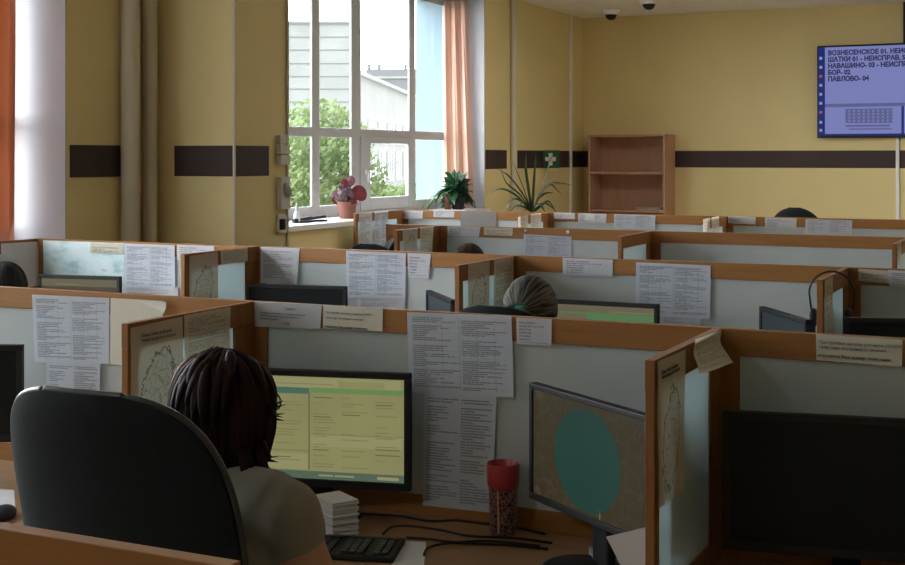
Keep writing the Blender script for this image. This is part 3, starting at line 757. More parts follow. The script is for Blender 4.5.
# first row
sheetY(P1, [(32, 294.5), (109.5, 298), (109, 364), (35, 362)], 'sheet_a', 'large grey-white two-column sheet on the screen behind the black office chair')
sheetY(P1, [(46.5, 361), (100, 363.5), (99, 440), (47, 438)], 'sheet_c', 'second printed sheet hanging below the large sheet behind the black office chair', off=0.002)
sheetY(P1, [(110.5, 298), (163, 301), (162, 368), (110.5, 364)], 'plain_y', 'cream page beside the large sheet, half behind the district map divider', name='cream_page')
sheetY(P1, [(136, 300), (166, 302), (168, 313), (150, 306)], 'plain_y', 'torn cream paper flap curling off the top of the cream page', off=0.012, roll=0.02, name='cream_flap')
nt = sheetY(P1, [(254.5, 301.5), (322, 304.8), (320.5, 329), (254.5, 326.5)], 'plain_g', 'greyish notice with 112 in bold, first of two notices over the lit monitor', name='notice')
ny = sheetY(P1, [(323.5, 305), (383, 308.5), (382.5, 331.5), (323, 328.5)], 'plain_y', 'cream telephone notice over the lit monitor beside the greyish one', name='notice')
sheetY(P1, [(407, 312), (511.5, 316), (514, 397.5), (409.5, 392)], 'sheet_a', 'large printed sheet at the middle of the screen above the red cup')
sheetY(P1, [(424, 391), (496, 395.5), (493, 513), (423, 505)], 'sheet_c', 'tall printed list hanging below the large sheet behind the red cup', off=0.0015)
sheetY(P1, [(516.3, 317.5), (551.8, 319.2), (551.5, 346), (517, 344)], 'note', 'small white note taped to the rail beside the large printed sheet', name='note')
nr = sheetY(P1, [(816, 334), (902.5, 339.5), (902, 367), (816.5, 360)], 'plain_y', 'cream telephone notice on the rail above the switched-off black monitor', name='notice')
def write(o, lines, P, off=0.0045):
    for s, x, y, size, bold in lines:
        p = onY(x, y, P-off); l = lettering('lettering', s, size, M['ink'], o, Vector((p.x, p.y-0.003, p.z))-Vector(o.location), bold=bold)
write(ny, (('При приёме вызова уточните НОМЕР', 326, 313.0, 0.0078, 0.0), ('телефона экстренного вызова:', 326, 318.2, 0.0078, 0.0), ('«Назовите Ваш номер телефона»', 325, 327.0, 0.0082, 0.0002)), P1)
write(nr, (('При приёме вызова уточните НОМЕР', 819, 343.2, 0.0098, 0.0), ('телефона экстренного вызова:', 819, 348.0, 0.0098, 0.0), ('«Назовите Ваш номер телефона»', 817.5, 356.5, 0.0098, 0.0002)), P1)
write(nt, (('Памятка', 285, 309.5, 0.0085, 0.0), ('Сообщение принимается по телефону дежурной', 260, 313.0, 0.0062, 0.0), ('службы, при вызове из района с номера 112', 260, 315.9, 0.0062, 0.0), ('перевести абонента', 260, 318.8, 0.0062, 0.0), ('112', 284.5, 324.8, 0.0115, 0.0003)), P1)
X1 = -2.06
mp1 = sheetX(X1, [(130.5, 328), (182.5, 316.5), (182.5, 432), (130.5, 448)], 'map', 'district map sheet on the divider left of the seated woman', name='map_sheet', cat='map sheet')
sheetX(X1, [(184, 315.5), (230.5, 306.7), (229, 352), (184, 365)], 'page_y', 'cream typed page on the divider beside the district map above the woman', name='typed_page')
X2 = -0.755
mp2 = sheetX(X2, [(657.3, 361.5), (685.3, 349.5), (683, 492), (657, 509)], 'map2', 'district map sheet on the divider beside the green ellipse monitor', name='map_sheet', cat='map sheet')
sheetX(X2, [(694, 339.5), (720.5, 329.5), (711, 361), (686, 373)], 'page_y', 'cream page curling away from the divider top beside the big black monitor', name='typed_page', roll=0.05, curl=0.01)
# second row
sheetY(P2, [(43, 240.3), (124, 243.2), (124, 296), (44, 292)], 'bluemap' if 'bluemap' in M else 'sheet_b', 'pale blue map poster filling the screen by the window wall', name='map_poster', cat='map poster', curl=0.001)
sheetY(P2, [(90, 243), (122.5, 244), (122.5, 254.5), (90, 253)], 'note_y', 'small white notice with brown border over the pale blue map poster', off=0.006, name='notice', curl=0.001)
sheetY(P2, [(124.3, 243.5), (174.7, 245.3), (175, 289), (124.5, 287)], 'sheet_b', 'upper printed sheet on the screen beside the pale blue map poster', off=0.004)
sheetY(P2, [(122.5, 286), (178, 287), (178, 300), (122.5, 299)], 'sheet_d', 'lower printed sheet half hidden below the sheet beside the blue poster', off=0.003)
sheetY(P2, [(177, 244.7), (214, 246), (214, 261), (177, 260)], 'note', 'white notice on the rail behind the dull map divider', name='notice')
X3 = -3.31
sheetX(X3, [(189.3, 256), (217.8, 251.8), (217.8, 308), (189.3, 316)], 'map2', 'dull map sheet on the divider beside the broad black monitor', name='map_sheet', cat='map sheet')
sheetX(X3, [(220.5, 251), (247.5, 247.6), (247.5, 261), (220.5, 265)], 'page_y', 'short cream page high on the divider beside the dull map sheet', name='typed_page')
sheetY(P2, [(260.5, 246.7), (299.8, 248.3), (297, 284), (260.5, 283)], 'sheet_d', 'typed page on the screen above the broad black monitor')
sheetY(P2, [(346, 250.8), (405.8, 253.2), (405.3, 298.5), (346.5, 297.5)], 'sheet_b', 'large timetable sheet beside the broad black monitor')
sheetY(P2, [(357, 297), (405.3, 298), (405, 309), (357, 308)], 'sheet_d', 'grey sheet peeping out below the large timetable beside the broad monitor', off=0.0015)
sheetY(P2, [(407.5, 253), (431, 254), (428.5, 278), (408.5, 277)], 'note', 'small white handwritten note beside the large timetable', name='note')
X4 = -2.06
sheetX(X4, [(468, 264.5), (489.5, 261), (488.5, 316), (467.5, 324)], 'map', 'tall cream map sheet on the divider near the head with green hair tie', name='map_sheet', cat='map sheet')
sheetX(X4, [(494, 260), (513.3, 256.3), (513.5, 303), (493.5, 309)], 'page_y', 'tall cream page with an emblem on the divider near the head with green hair tie', name='typed_page')
sheetY(P2, [(562.7, 257.7), (613, 259.8), (612.5, 277), (563, 275)], 'note', 'white notice on the rail above the green-lit monitor', name='notice')
sheetY(P2, [(636, 262.3), (710.8, 265.5), (710, 318.8), (635.5, 316)], 'sheet_b', 'large printed timetable beside the green-lit monitor')
sheetY(P2, [(660, 316), (701, 318), (700, 326), (660, 324)], 'sheet_d', 'strip of a second sheet under the timetable beside the green-lit monitor', off=0.0015)
sheetY(P2, [(858.5, 268.8), (890, 271), (889.5, 283.5), (858.5, 280.5)], 'note_y', 'cream notice strip beside the divider with the headset', name='notice')
sheetY(P2, [(888, 270), (935, 272.5), (934, 290), (889.5, 286)], 'note', 'white sheet overlapping the cream notice strip near the headset', off=0.006, name='notice')
X5 = -0.75
sheetX(X5, [(824.5, 281), (832.5, 276.5), (832.5, 334), (824.5, 342)], 'page_y', 'narrow cream page on the divider behind the hanging headset', name='typed_page')
# third row
X6 = -3.35
sheetX(X6, [(402.5, 229.3), (417.5, 227.8), (417.3, 258), (402.5, 262)], 'map2', 'first of two cream sheets on the third-row divider by the dark chair back', name='map_sheet', cat='map sheet')
sheetX(X6, [(420, 227.5), (433.5, 226.3), (431.5, 255), (419.7, 258)], 'page_y', 'second of two cream sheets on the third-row divider, nearer the screen', name='typed_page')
sheetY(P3, [(447.5, 226.2), (480.3, 227.2), (479, 237), (447.5, 236)], 'note', 'white notice on the third-row rail above the brown-haired head', name='notice')
sheetY(P3, [(484, 227.2), (513, 228), (512.5, 235.8), (484, 235)], 'note_y', 'cream notice on the third-row rail next to the white one', name='notice')
sheetY(P3, [(523.7, 234), (571.7, 236.8), (571.3, 257), (523, 255)], 'sheet_b', 'wide printed sheet hung by two pins on the third-row screen')
for x, y, lab in ((526, 230.7, 'first white pin over the wide printed sheet'), (568, 231.8, 'second white pin over the wide printed sheet')):
    p = onY(x, y, P3); mb = MB(); mb.lathe([(0, 0.012), (0.008, 0.010), (0.010, 0.004), (0.006, 0)], n=12)
    tag(mb.build('push_pin', M['white'], loc=p, rot=(PI/2, 0, 0), smooth=True), lab, 'pin', 'white pins')
X7 = -0.75
sheetX(X7, [(897, 245), (901, 241), (901, 262), (897, 266)], 'page_y', 'small tall sheet on the divider at the picture edge', name='typed_page')
# last row
X8 = -4.6
sheetX(X8, [(359, 214), (372, 212.3), (372, 252), (359, 256)], 'sheet_d', 'outer grey printed sheet on the last-row divider under the sill')
sheetX(X8, [(374.5, 212), (388, 211), (388, 249), (374.5, 252)], 'sheet_c', 'inner grey printed sheet on the last-row divider under the sill')
sheetY(P4, [(399, 210.6), (423, 210.9), (422.7, 219), (399, 218.5)], 'note', 'white notice on the last-row rail under the window sill', name='notice')
sheetY(P4, [(433.5, 211.2), (454.5, 211.6), (454, 217.5), (433.5, 217)], 'note', 'narrow white notice on the last-row rail under the green plant', name='notice')
sheetY(P4, [(460.5, 211.4), (496.8, 212), (496.3, 226), (460.5, 226)], 'dull', 'broad plain grey sheet on the last-row screen under the sill', name='grey_sheet')
sheetY(P4, [(554, 212.6), (575, 213.2), (575, 219.3), (554, 218.8)], 'note', 'white notice on the last-row rail behind the small yucca divider', name='notice')
sheetY(P4, [(578.2, 213.3), (606.5, 214), (606, 223.5), (578, 222.8)], 'note', 'white notice with a paper square stuck on in front of the bookcase', name='notice')
sheetY(P4, [(585.5, 213.8), (595, 214), (594.5, 220.5), (584.5, 220)], 'paper', 'small blank paper square stuck on a notice in front of the bookcase', off=0.008, name='paper_square')
sheetY(P4, [(614, 214.2), (655.5, 215.4), (655, 229.3), (614.3, 228)], 'sheet_b', 'wide printed sheet on the last-row screen in front of the bookcase')
sheetY(P4, [(728, 216), (755.5, 217.2), (755.5, 224.5), (728, 223)], 'note', 'grey-white notice beside the small divider by the bookcase', name='notice')
sheetY(P4, [(765, 217.4), (796.8, 218.6), (796.3, 229), (765, 228)], 'note', 'white notice right below the black chair back', name='notice')
sheetY(P4, [(805.5, 219), (852.3, 220.4), (852, 234.6), (805.2, 233.5)], 'sheet_b', 'wide pale printed sheet on the last-row screen past the black chair back')
X9 = -3.42
for q, lab in (([(518, 217), (528, 215), (528, 232), (518, 233)], 'outer small card on the last-row divider in front of the yucca'), ([(530.5, 214.6), (541, 212.8), (541, 230), (530.5, 231)], 'inner small card on the last-row divider in front of the yucca')):
    sheetX(X9, q, 'page_y', lab, name='card', cat='card')
X10 = -2.13
for q, lab in (([(703, 219.5), (710, 217.6), (710, 233), (703, 234)], 'outer small card on the last-row divider by the bookcase'), ([(711.5, 217.4), (719, 216), (719, 232), (711.5, 233)], 'inner small card on the last-row divider by the bookcase')):
    sheetX(X10, q, 'page_y', lab, name='card', cat='card')

def writeX(o, lines, X):
    for s, x, y, size in lines:
        p = onX(x, y, X+0.0135); lettering('lettering', s, size, M['ink'], o, Vector(p)-Vector(o.location)+Vector((0.003, 0, 0)), rot=(PI/2, 0, PI/2))
writeX(mp1, (('План-схема районов', 140, 337.5, 0.0118), ('Нижегородской области', 141, 342.2, 0.0108)), X1)
writeX(mp2, (('План-схема районов', 660, 375, 0.0118), ('Нижегородской области', 660.5, 379.5, 0.0108)), X2)
sheetX(-4.6, [(1, 243.5), (39.5, 241.5), (39.5, 285), (1, 293)], 'paper', 'pale grey sheet covering the end divider at the window wall', name='grey_sheet')
# ================================================================ monitors
SE = 0.62/2**EXPO
E['y'] = emat('screen_yellow', (0.38, 0.365, 0.16), SE, 0.05, 5); E['y2'] = emat('screen_pale_yellow', (0.43, 0.415, 0.20), SE)
E['ydk'] = emat('screen_olive_lines', (0.28, 0.27, 0.115), SE); E['ink'] = emat('screen_dark_lines', (0.17, 0.17, 0.08), SE)
E['green'] = emat('screen_green_bar', (0.20, 0.36, 0.12), SE); E['teal'] = emat('screen_teal_bar', (0.10, 0.21, 0.145), SE)
E['task'] = emat('screen_taskbar', (0.13, 0.19, 0.135), SE); E['g2'] = emat('screen_soft_green', (0.13, 0.27, 0.11), SE); E['g2b'] = emat('screen_beige', (0.20, 0.18, 0.11), SE)
E['ell'] = emat('screen_map_ellipse', (0.016, 0.068, 0.052), SE, 0.08, 4)
E['brown'] = emat('screen_brown_reflection', (0.11, 0.085, 0.06), SE, 0.15, 6)  # washed brownish reflection, put into the screen's glow
def mapscreen():
    m, nt, o = newmat('screen_street_map'); e = N(nt, 'Emission', Strength=SE)
    tc = N(nt, 'TexCoord'); v1 = N(nt, 'TexVoronoi', feature='DISTANCE_TO_EDGE', Scale=26.0); L(nt, tc.outputs['Object'], v1.inputs['Vector'])
    nz = N(nt, 'TexNoise', Scale=5.0, Detail=3.0); L(nt, tc.outputs['Object'], nz.inputs['Vector'])
    c = ramp(nt, nz.outputs['Fac'], [(0.35, (0.056, 0.036, 0.020)), (0.65, (0.055, 0.048, 0.020))])
    L(nt, mixc(nt, mth(nt, 'LESS_THAN', v1.outputs['Distance'], 0.03), c, (0.085, 0.067, 0.042)), e.inputs['Color'])
    g = N(nt, 'BsdfPrincipled', Roughness=0.45); g.inputs['Specular IOR Level'].default_value = 0.10; g.inputs['Base Color'].default_value = (0.01, 0.01, 0.01, 1)
    a = N(nt, 'AddShader'); L(nt, e.outputs[0], a.inputs[0]); L(nt, g.outputs[0], a.inputs[1]); L(nt, a.outputs[0], o.inputs[0]); return m
E['map'] = mapscreen()
def monitor(label, anchor, ax, dist, ytop, ybot, rz, w, patches, base_m, side='R', bez=0.016, z0=DESK, bezel='black'):
    """anchor pixel column of the side edge at camera distance dist"""
    p = cam_pt(ax, dist); zt, zb = zz(ytop, dist), zz(ybot, dist)
    s = -1 if side == 'R' else 1
    cx, cy = p.x+s*w/2*math.cos(rz), p.y+s*w/2*math.sin(rz)
    t = thing('monitor', label, 'computer monitor', (cx, cy, z0), rz)
    hb, ht = zb-z0, zt-z0; h = ht-hb
    mb = MB().use(M[bezel])
    mb.box(-w/2, w/2, -0.012, 0.012, hb, hb+bez*1.25); mb.box(-w/2, w/2, -0.012, 0.012, ht-bez, ht)
    mb.box(-w/2, -w/2+bez, -0.012, 0.012, hb+bez*1.25, ht-bez); mb.box(w/2-bez, w/2, -0.012, 0.012, hb+bez*1.25, ht-bez)
    mb.build('bezel', M[bezel], t, bevel=0.002)
    mb = MB(); mb.box(-w/2+0.008, w/2-0.008, 0.010, 0.030, hb+0.008, ht-0.008); mb.box(-w*0.3, w*0.3, 0.03, 0.05, hb+h*0.15, ht-h*0.2); mb.build('back_shell', M['black'], t, bevel=0.006)
    mb = MB().use(base_m); x0, x1, y0, y1 = -w/2+bez, w/2-bez, hb+bez*1.25, ht-bez
    mb.box(x0, x1, -0.007, 0.0, y0, y1)
    for pt in patches:
        mm, a, b, c, d = pt[:5]; ly = pt[5] if len(pt) > 5 else 1
        mb.use(mm); yy = -0.007-0.0005*ly
        if len(pt) > 6:
            cx_, cz_ = x0+(a+b)/2*(x1-x0), y0+(c+d)/2*(y1-y0); rx, rz_ = (b-a)/2*(x1-x0), (d-c)/2*(y1-y0)
            vs = [mb.bm.verts.new((cx_+rx*math.cos(2*PI*k/48), yy, cz_+rz_*math.sin(2*PI*k/48))) for k in range(48)]; mb._f(vs)
        else: mb.box(x0+a*(x1-x0), x0+b*(x1-x0), yy, -0.007, y0+c*(y1-y0), y0+d*(y1-y0))
    mb.build('screen', None, t)
    mb = MB(); mb.box(-0.03, 0.03, 0.03, 0.055, 0.012, hb+h*0.35); mb.build('stand_neck', M['black'], t, bevel=0.006)
    mb = MB(); mb.lathe([(0.0, 0), (0.118, 0), (0.12, 0.006), (0.105, 0.012), (0, 0.016)], n=32); b = mb.build('stand_base', M['black'], t, smooth=True, loc=(0, 0.0, 0)); b.scale = (1, 0.8, 1)
    return t
rnd = random.Random(3)
pt = [(E['y2'], 0, 0.98, 0.89, 0.985), (E['ydk'], 0.02, 0.60, 0.925, 0.932, 2), (E['y'], 0.63, 0.89, 0.90, 0.965, 2), (E['green'], 0.47, 1, 0.845, 0.895, 2), (E['teal'], 0, 0.465, 0.83, 0.89, 2),
      (E['task'], 0, 1, 0.0, 0.075, 1), (E['y2'], 0.52, 0.60, 0.03, 0.045, 2), (E['y2'], 0.61, 0.72, 0.03, 0.045, 2), (E['y2'], 0.85, 0.97, 0.02, 0.05, 2),
      (E['ink'], 0.462, 0.468, 0.09, 0.84, 3), (E['ydk'], 0, 0.46, 0.265, 0.275, 2), (E['y2'], 0.0, 0.455, 0.09, 0.235, 1), (E['y2'], 0.475, 0.99, 0.32, 0.43, 1), (E['ydk'], 0.47, 0.99, 0.435, 0.442, 2)]
for r in range(26):
    v = 0.12+r*0.027
    for c0, c1 in ((0.01, 0.10), (0.13, 0.24), (0.27, 0.43), (0.49, 0.62), (0.65, 0.80), (0.84, 0.98)):
        if rnd.random() < 0.42: pt.append((E['ydk'] if rnd.random() < 0.8 else E['ink'], c0, c0+(c1-c0)*rnd.uniform(0.2, 1), v, v+0.008, 3))
monitor('lit monitor with yellow tables on screen in front of the seated woman', None, 411, 3.305, 373.5, 491, 0.24, 0.505, pt, E['y'])
monitor('turned monitor showing a green ellipse on a street map next to the red cup', None, 533, 3.10, 382, 497.5, -0.62, 0.462, [(E['ell'], 0.21, 0.80, 0.02, 0.95, 1, 'e'), (E['ydk'], 0.62, 0.625, 0.0, 0.1)], E['map'], side='L', bez=0.013)
monitor('large switched-off black monitor below the cream telephone notice', None, 722.5, 2.83, 410, 548, 0.19, 0.52, [], M['black_gloss'], side='L')
monitor('black monitor cut by the picture edge beside the black office chair', None, 23, 3.80, 344.5, 441.5, 0.44, 0.48, [], M['black_gloss'])
monitor('dark framed monitor with a dull brown screen below the pale blue poster', None, 121, 5.95, 276.5, 335, 0.18, 0.425, [(E['g2b'], 0, 1, 0.85, 1), (E['ydk'], 0.2, 0.5, 0.88, 0.9, 2)], E['brown'])
monitor('broad black switched-off monitor below a typed page', None, 347, 5.40, 286.3, 352, 0.20, 0.445, [], M['black_gloss'])
monitor('tilted greyish monitor seen past the divider with tall cream sheets', None, 428.5, 5.26, 290, 352, -0.86, 0.39, [], M['sheen_screen'], side='L')
monitor('monitor lit in soft green before the person with green hair tie', None, 659, 4.72, 304.3, 375, 0.0, 0.48, [(E['g2b'], 0, 1, 0.88, 1), (E['ink'], 0.0, 0.45, 0.89, 0.915, 2), (E['ydk'], 0.62, 1, 0.90, 0.915, 2), (E['g2b'], 0, 0.42, 0.0, 0.86, 1)], E['g2'])
monitor('tilted greyish monitor behind the front rail next to the headset', None, 762, 4.70, 306.2, 374, -0.97, 0.40, [], M['sheen_screen'], side='L')
monitor('black switched-off monitor behind the front rail below cream and white notices', None, 843, 4.25, 317, 390, 0.28, 0.46, [], M['black_gloss'], side='L')

# ================================================================ office chairs
def office_chair(label, loc, rz, wid=0.25, ztop=1.22, zlow=0.60, rec=0.16, by=-0.24, nexp=2.9, vc=0.5, edge=False):
    t = thing('office_chair', label, 'office chair', loc, rz, None)
    mb = MB(); nv, ns, th = 36, 22, 0.075; fr, bk_ = [], []
    for j in range(nv+1):
        v = j/nv; vv = 1-(1-v)**2.4
        if vv > vc: w = wid*max(0.02, 1-((vv-vc)/(1-vc))**nexp)**(1/nexp)
        else: w = wid*(0.80+0.20*math.sin(PI/2*vv/vc))
        z = zlow+(ztop-zlow)*vv; A, B = [], []
        for i in range(ns+1):
            s = math.sin((i/ns-0.5)*PI)
            x = w*s; ed = (1-abs(s)**5)*(1-abs(2*vv-1)**8); tt = th*(0.30+0.70*ed)
            y = by-(z-zlow)*rec+0.055*(x/wid)**2+0.03*math.sin(PI*vv)
            A.append(mb.bm.verts.new((x, y+tt/2, z))); B.append(mb.bm.verts.new((x, y-tt*0.4, z)))
        fr.append(A); bk_.append(B)
    for j in range(nv):
        for i in range(ns):
            mb._f([fr[j][i], fr[j][i+1], fr[j+1][i+1], fr[j+1][i]]); mb._f([bk_[j][i], bk_[j+1][i], bk_[j+1][i+1], bk_[j][i+1]])
        for k in (0, ns): mb._f([fr[j][k], fr[j+1][k], bk_[j+1][k], bk_[j][k]])
    for i in range(ns):
        for k in (0, nv): mb._f([fr[k][i], fr[k][i+1], bk_[k][i+1], bk_[k][i]])
    outl = [[r[0].co.copy() for r in fr], [r[0].co.copy() for r in bk_], [r[-1].co.copy() for r in fr], [r[-1].co.copy() for r in bk_], [u_.co.lerp(v_.co, 0.5) for u_, v_ in zip(fr[-1], bk_[-1])]]
    o = mb.build('backrest', M['fabric'], t, smooth=True)
    s = o.modifiers.new('sub', 'SUBSURF'); s.levels = s.render_levels = 1
    # piping added to catch a rim highlight along the backrest
    if edge:
        lp = [p.lerp(q, 0.5) for p, q in zip(outl[0], outl[1])]; rp = [p.lerp(q, 0.5) for p, q in zip(outl[2], outl[3])]
        mb = MB(); mb.tube(lp+outl[4][1:-1]+list(reversed(rp)), 0.007, 8); mb.build('glint_edging', M['chair_edge'], t, smooth=True)
    mb = MB(); mb.lathe([(0, 0.43), (0.20, 0.43), (0.235, 0.45), (0.24, 0.475), (0.215, 0.50), (0, 0.505)], n=28); se = mb.build('seat', M['fabric'], t, smooth=True); se.scale = (1.02, 0.98, 1)
    mb = MB(); mb.tube([(0, -0.05, 0.42), (0, by-0.03, 0.44), (0, by-0.075, 0.52), (0, by-0.06-0.12*rec, 0.80)], 0.022, 10, flat=0.6); mb.build('back_bracket', M['black'], t, smooth=True)
    mb = MB(); mb.cyl((0, 0, 0.10), (0, 0, 0.30), 0.028, 14); mb.cyl((0, 0, 0.30), (0, 0, 0.43), 0.018, 14); mb.build('gas_lift', M['black'], t)
    for k in range(5):
        a = k*2*PI/5+0.3; c, s_ = math.cos(a), math.sin(a)
        mb = MB(); mb.tube([(0, 0, 0.12), (c*0.16, s_*0.16, 0.105), (c*0.29, s_*0.29, 0.075)], [0.030, 0.024, 0.016], 8); mb.build('leg', M['black'], t, smooth=True)
        mb = MB(); q_ = Vector((-s_, c, 0))*0.022; p = Vector((c*0.29, s_*0.29, 0.03)); mb.cyl(p-q_, p+q_, 0.03, 14); mb.build('caster', M['black'], t)
    return t

# ================================================================ people
def remesh(o, vox, it=4):
    r = o.modifiers.new('join', 'REMESH'); r.mode = 'VOXEL'; r.voxel_size = vox; r.use_smooth_shade = True
    s = o.modifiers.new('smooth', 'SMOOTH'); s.iterations = it; s.factor = 0.5
def person(label, head_xy, ztop, rz, shirt, hair, style, vox=0.011, sleeve=0.5, trousers='trouser'):
    k = ztop/1.287
    R = Matrix.Rotation(rz, 3, 'Z'); off = R @ Vector((0, 0.09*k, 0))
    t = thing('person', label, 'person', (head_xy[0]-off.x, head_xy[1]-off.y, 0), rz); t.scale = (k, k, k)
    mb = MB()
    mb.ell((0, 0.0, 0.56), (0.165, 0.125, 0.11)); mb.ell((0, 0.015, 0.74), (0.135, 0.10, 0.17)); mb.ell((0, 0.035, 0.90), (0.155, 0.105, 0.135))
    mb.cap((-0.135, 0.045, 1.0), (0.135, 0.045, 1.0), 0.058, 0.058); mb.cap((0, 0.05, 0.99), (0, 0.075, 1.10), 0.055, 0.05)
    mb.ell((0, 0.085, 1.165), (0.074, 0.094, 0.105)); mb.ell((0, 0.125, 1.105), (0.053, 0.058, 0.055)); mb.cap((0, 0.178, 1.165), (0, 0.195, 1.135), 0.009, 0.013, 8)
    mb.ell((0, 0.178, 1.096), (0.024, 0.010, 0.008), 10, 6)
    for s in (-1, 1):
        mb.ell((s*0.077, 0.085, 1.15), (0.010, 0.022, 0.032), 10, 8)
        sh, el, wr = Vector((s*0.182, 0.045, 0.99)), Vector((s*0.262, 0.10, 0.745)), Vector((s*0.15, 0.345, 0.745))
        mb.cap(sh, el, 0.050, 0.040); mb.cap(el, wr, 0.040, 0.027)
        hd = (Vector((s*0.10, 0.5, 0.735))-wr).normalized(); sd = Vector((0, 0, 1)).cross(hd).normalized()
        pc = wr+hd*0.05; mb.ell(pc, (0.040, 0.048, 0.015), 12, 8, rot=(0, 0, math.atan2(hd.y, hd.x)-PI/2))
        for q, (ofs, l1, l2) in enumerate(((-0.030, 0.030, 0.026), (-0.010, 0.036, 0.030), (0.010, 0.034, 0.028), (0.029, 0.026, 0.022))):
            b0 = wr+hd*0.085+sd*ofs*s; b1 = b0+hd*l1+Vector((0, 0, 0.006)); b2 = b1+hd*l2*0.8+Vector((0, 0, -l2*0.65)); mb.cap(b0-hd*0.02, b1, 0.0088, 0.0080, 8); mb.cap(b1, b2, 0.0080, 0.0066, 8)
        tb = wr+hd*0.025+sd*s*-0.030 if s > 0 else wr+hd*0.025+sd*0.030
        inn = Vector((-s, 0, 0)); tb = wr+hd*0.028+inn*0.022; mb.cap(tb, tb+hd*0.035+inn*0.022, 0.011, 0.009, 8); mb.cap(tb+hd*0.035+inn*0.022, tb+hd*0.060+inn*0.024, 0.009, 0.007, 8)
        hp, kn, an = Vector((s*0.09, 0.02, 0.535)), Vector((s*0.12, 0.42, 0.515)), Vector((s*0.12, 0.40, 0.09))
        mb.cap(hp, kn, 0.080, 0.055); mb.cap(kn, an, 0.052, 0.036); mb.cap((s*0.12, 0.39, 0.05), (s*0.13, 0.56, 0.035), 0.036, 0.026)
    body = mb.build('body', M['skin'], t); remesh(body, vox*0.62, 4)
    # clothes follow the body
    mb = MB()
    mb.ell((0, 0.0, 0.57), (0.172, 0.132, 0.11)); mb.ell((0, 0.012, 0.74), (0.152, 0.117, 0.18)); mb.ell((0, 0.032, 0.90), (0.172, 0.123, 0.145))
    mb.cap((-0.140, 0.045, 1.0), (0.140, 0.045, 1.0), 0.070, 0.070); mb.cap((0, 0.045, 0.98), (0, 0.055, 1.03), 0.075, 0.066)
    for s in (-1, 1):
        sh, el = Vector((s*0.182, 0.045, 0.99)), Vector((s*0.262, 0.10, 0.745)); e = sh.lerp(el, sleeve)
        mb.cap(sh, e, 0.066, 0.062)
    c = mb.build('shirt', M[shirt], t); remesh(c, vox, 5)
    mb = MB(); mb.ell((0, 0.0, 0.535), (0.174, 0.136, 0.10))
    for s in (-1, 1):
        mb.cap((s*0.09, 0.02, 0.535), (s*0.12, 0.42, 0.515), 0.090, 0.066); mb.cap((s*0.12, 0.42, 0.515), (s*0.12, 0.40, 0.13), 0.066, 0.055)
    c = mb.build('trousers', M[trousers], t); remesh(c, vox, 4)
    for s in (-1, 1):
        mb = MB(); mb.cap((s*0.12, 0.38, 0.052), (s*0.13, 0.56, 0.042), 0.050, 0.040); mb.box(s*0.122-0.045, s*0.122+0.045, 0.335, 0.60, 0.0, 0.02)
        sh_ = mb.build('shoe', M['black'], t); remesh(sh_, 0.012, 2)
        mb = MB(); mb.ell((s*0.031, 0.170, 1.168), (0.012, 0.010, 0.010), 12, 8); e_ = mb.build('eye', M['eye'], t, smooth=True)
    # hair: strands run from the crown (or from the tie) as one ribbed shell
    rn = random.Random(len(label)); cen = Vector((0, 0.075, 1.168))
    bm = bmesh.new(); uvl = bm.loops.layers.uv.new('UVMap'); NL = 260; rad = [rn.gauss(0, 1) for _ in range(NL+1)]
    sm = [sum(rad[max(0, min(NL, q+w_))] for w_ in range(-4, 5))/9 for q in range(NL+1)]
    rib = [1+0.006*rad[q]+(0.05 if style == 'bob' else 0.022)*sm[q] for q in range(NL+1)]; endr = [rn.random() for _ in range(NL+1)]; ends = [sum(endr[max(0, min(NL, q+w_))] for w_ in range(-3, 4))/7 for q in range(NL+1)]
    NT = 22; g = []
    for q in range(NL+1):
        f = q/NL; row = []
        for w_ in range(NT+1):
            tt = w_/NT
            if style == 'pony':
                ph = 2*PI*f; T_ = Vector((0, -0.999, -0.03)); A_ = Vector((1, 0, 0)); B_ = T_.cross(A_)
                an = 0.10+tt*2.25; d_ = T_*math.cos(an)+(A_*math.cos(ph)+B_*math.sin(ph))*math.sin(an)
                k_ = 1.0
                if d_.y > 0.35 and d_.z < 0.55: k_ = 1-0.22*min(1, (d_.y-0.35)*4)*min(1, (0.55-d_.z)*4)
                if d_.z < -0.45: k_ *= 1-0.25*min(1, (-0.45-d_.z)*2)
                p = cen+Vector((d_.x*0.090, d_.y*0.106, d_.z*0.112))*(k_*(1+(rib[q]-1)*min(1, tt*4)*(0.6 if f < 1 else 0.6)))
            else:
                az = -2.25+4.5*f; bob = style == 'bob'
                rx, ry, rz_ = (0.098, 0.112, 0.116) if bob else (0.089, 0.106, 0.112)
                po = tt*1.55*PI/2/ (1.0) ; po = min(po, PI/2)
                s_, c_ = math.sin(az), math.cos(az)
                wav = 1+(rib[q]-1)*min(1, tt*3)
                if tt <= 0.645: p = cen+Vector((rx*math.sin(po)*s_, -ry*math.sin(po)*c_, rz_*math.cos(po)))*wav
                else:
                    v = (tt-0.645)/0.355; back = 0.5+0.5*c_
                    L0 = (0.118+0.035*ends[q]) if bob else (0.055+0.03*ends[q])
                    if bob and abs(az) > 1.7: L0 *= 0.86
                    tuck = (0.034*math.sin(v*PI*0.5)**2*(0.35+0.65*back) if bob else 0.03*v)
                    flick = (0.05*max(0, ends[q]-0.52)*4*max(0, v-0.6)) if bob else 0
                    side = 0.010*math.sin(v*PI)*(1-back) if bob else 0
                    r_ = wav*(1+side/0.1)-tuck/0.1+flick
                    p = cen+Vector((rx*s_*r_, -ry*c_*r_, -L0*v))
            row.append((bm.verts.new(p), (f, tt)))
        g.append(row)
    for q in range(NL):
        for w_ in range(NT):
            qd = [g[q][w_], g[q][w_+1], g[q+1][w_+1], g[q+1][w_]]
            fc = bm.faces.new([x[0] for x in qd]); fc.smooth = True
            for lp, x in zip(fc.loops, qd): lp[uvl].uv = x[1]
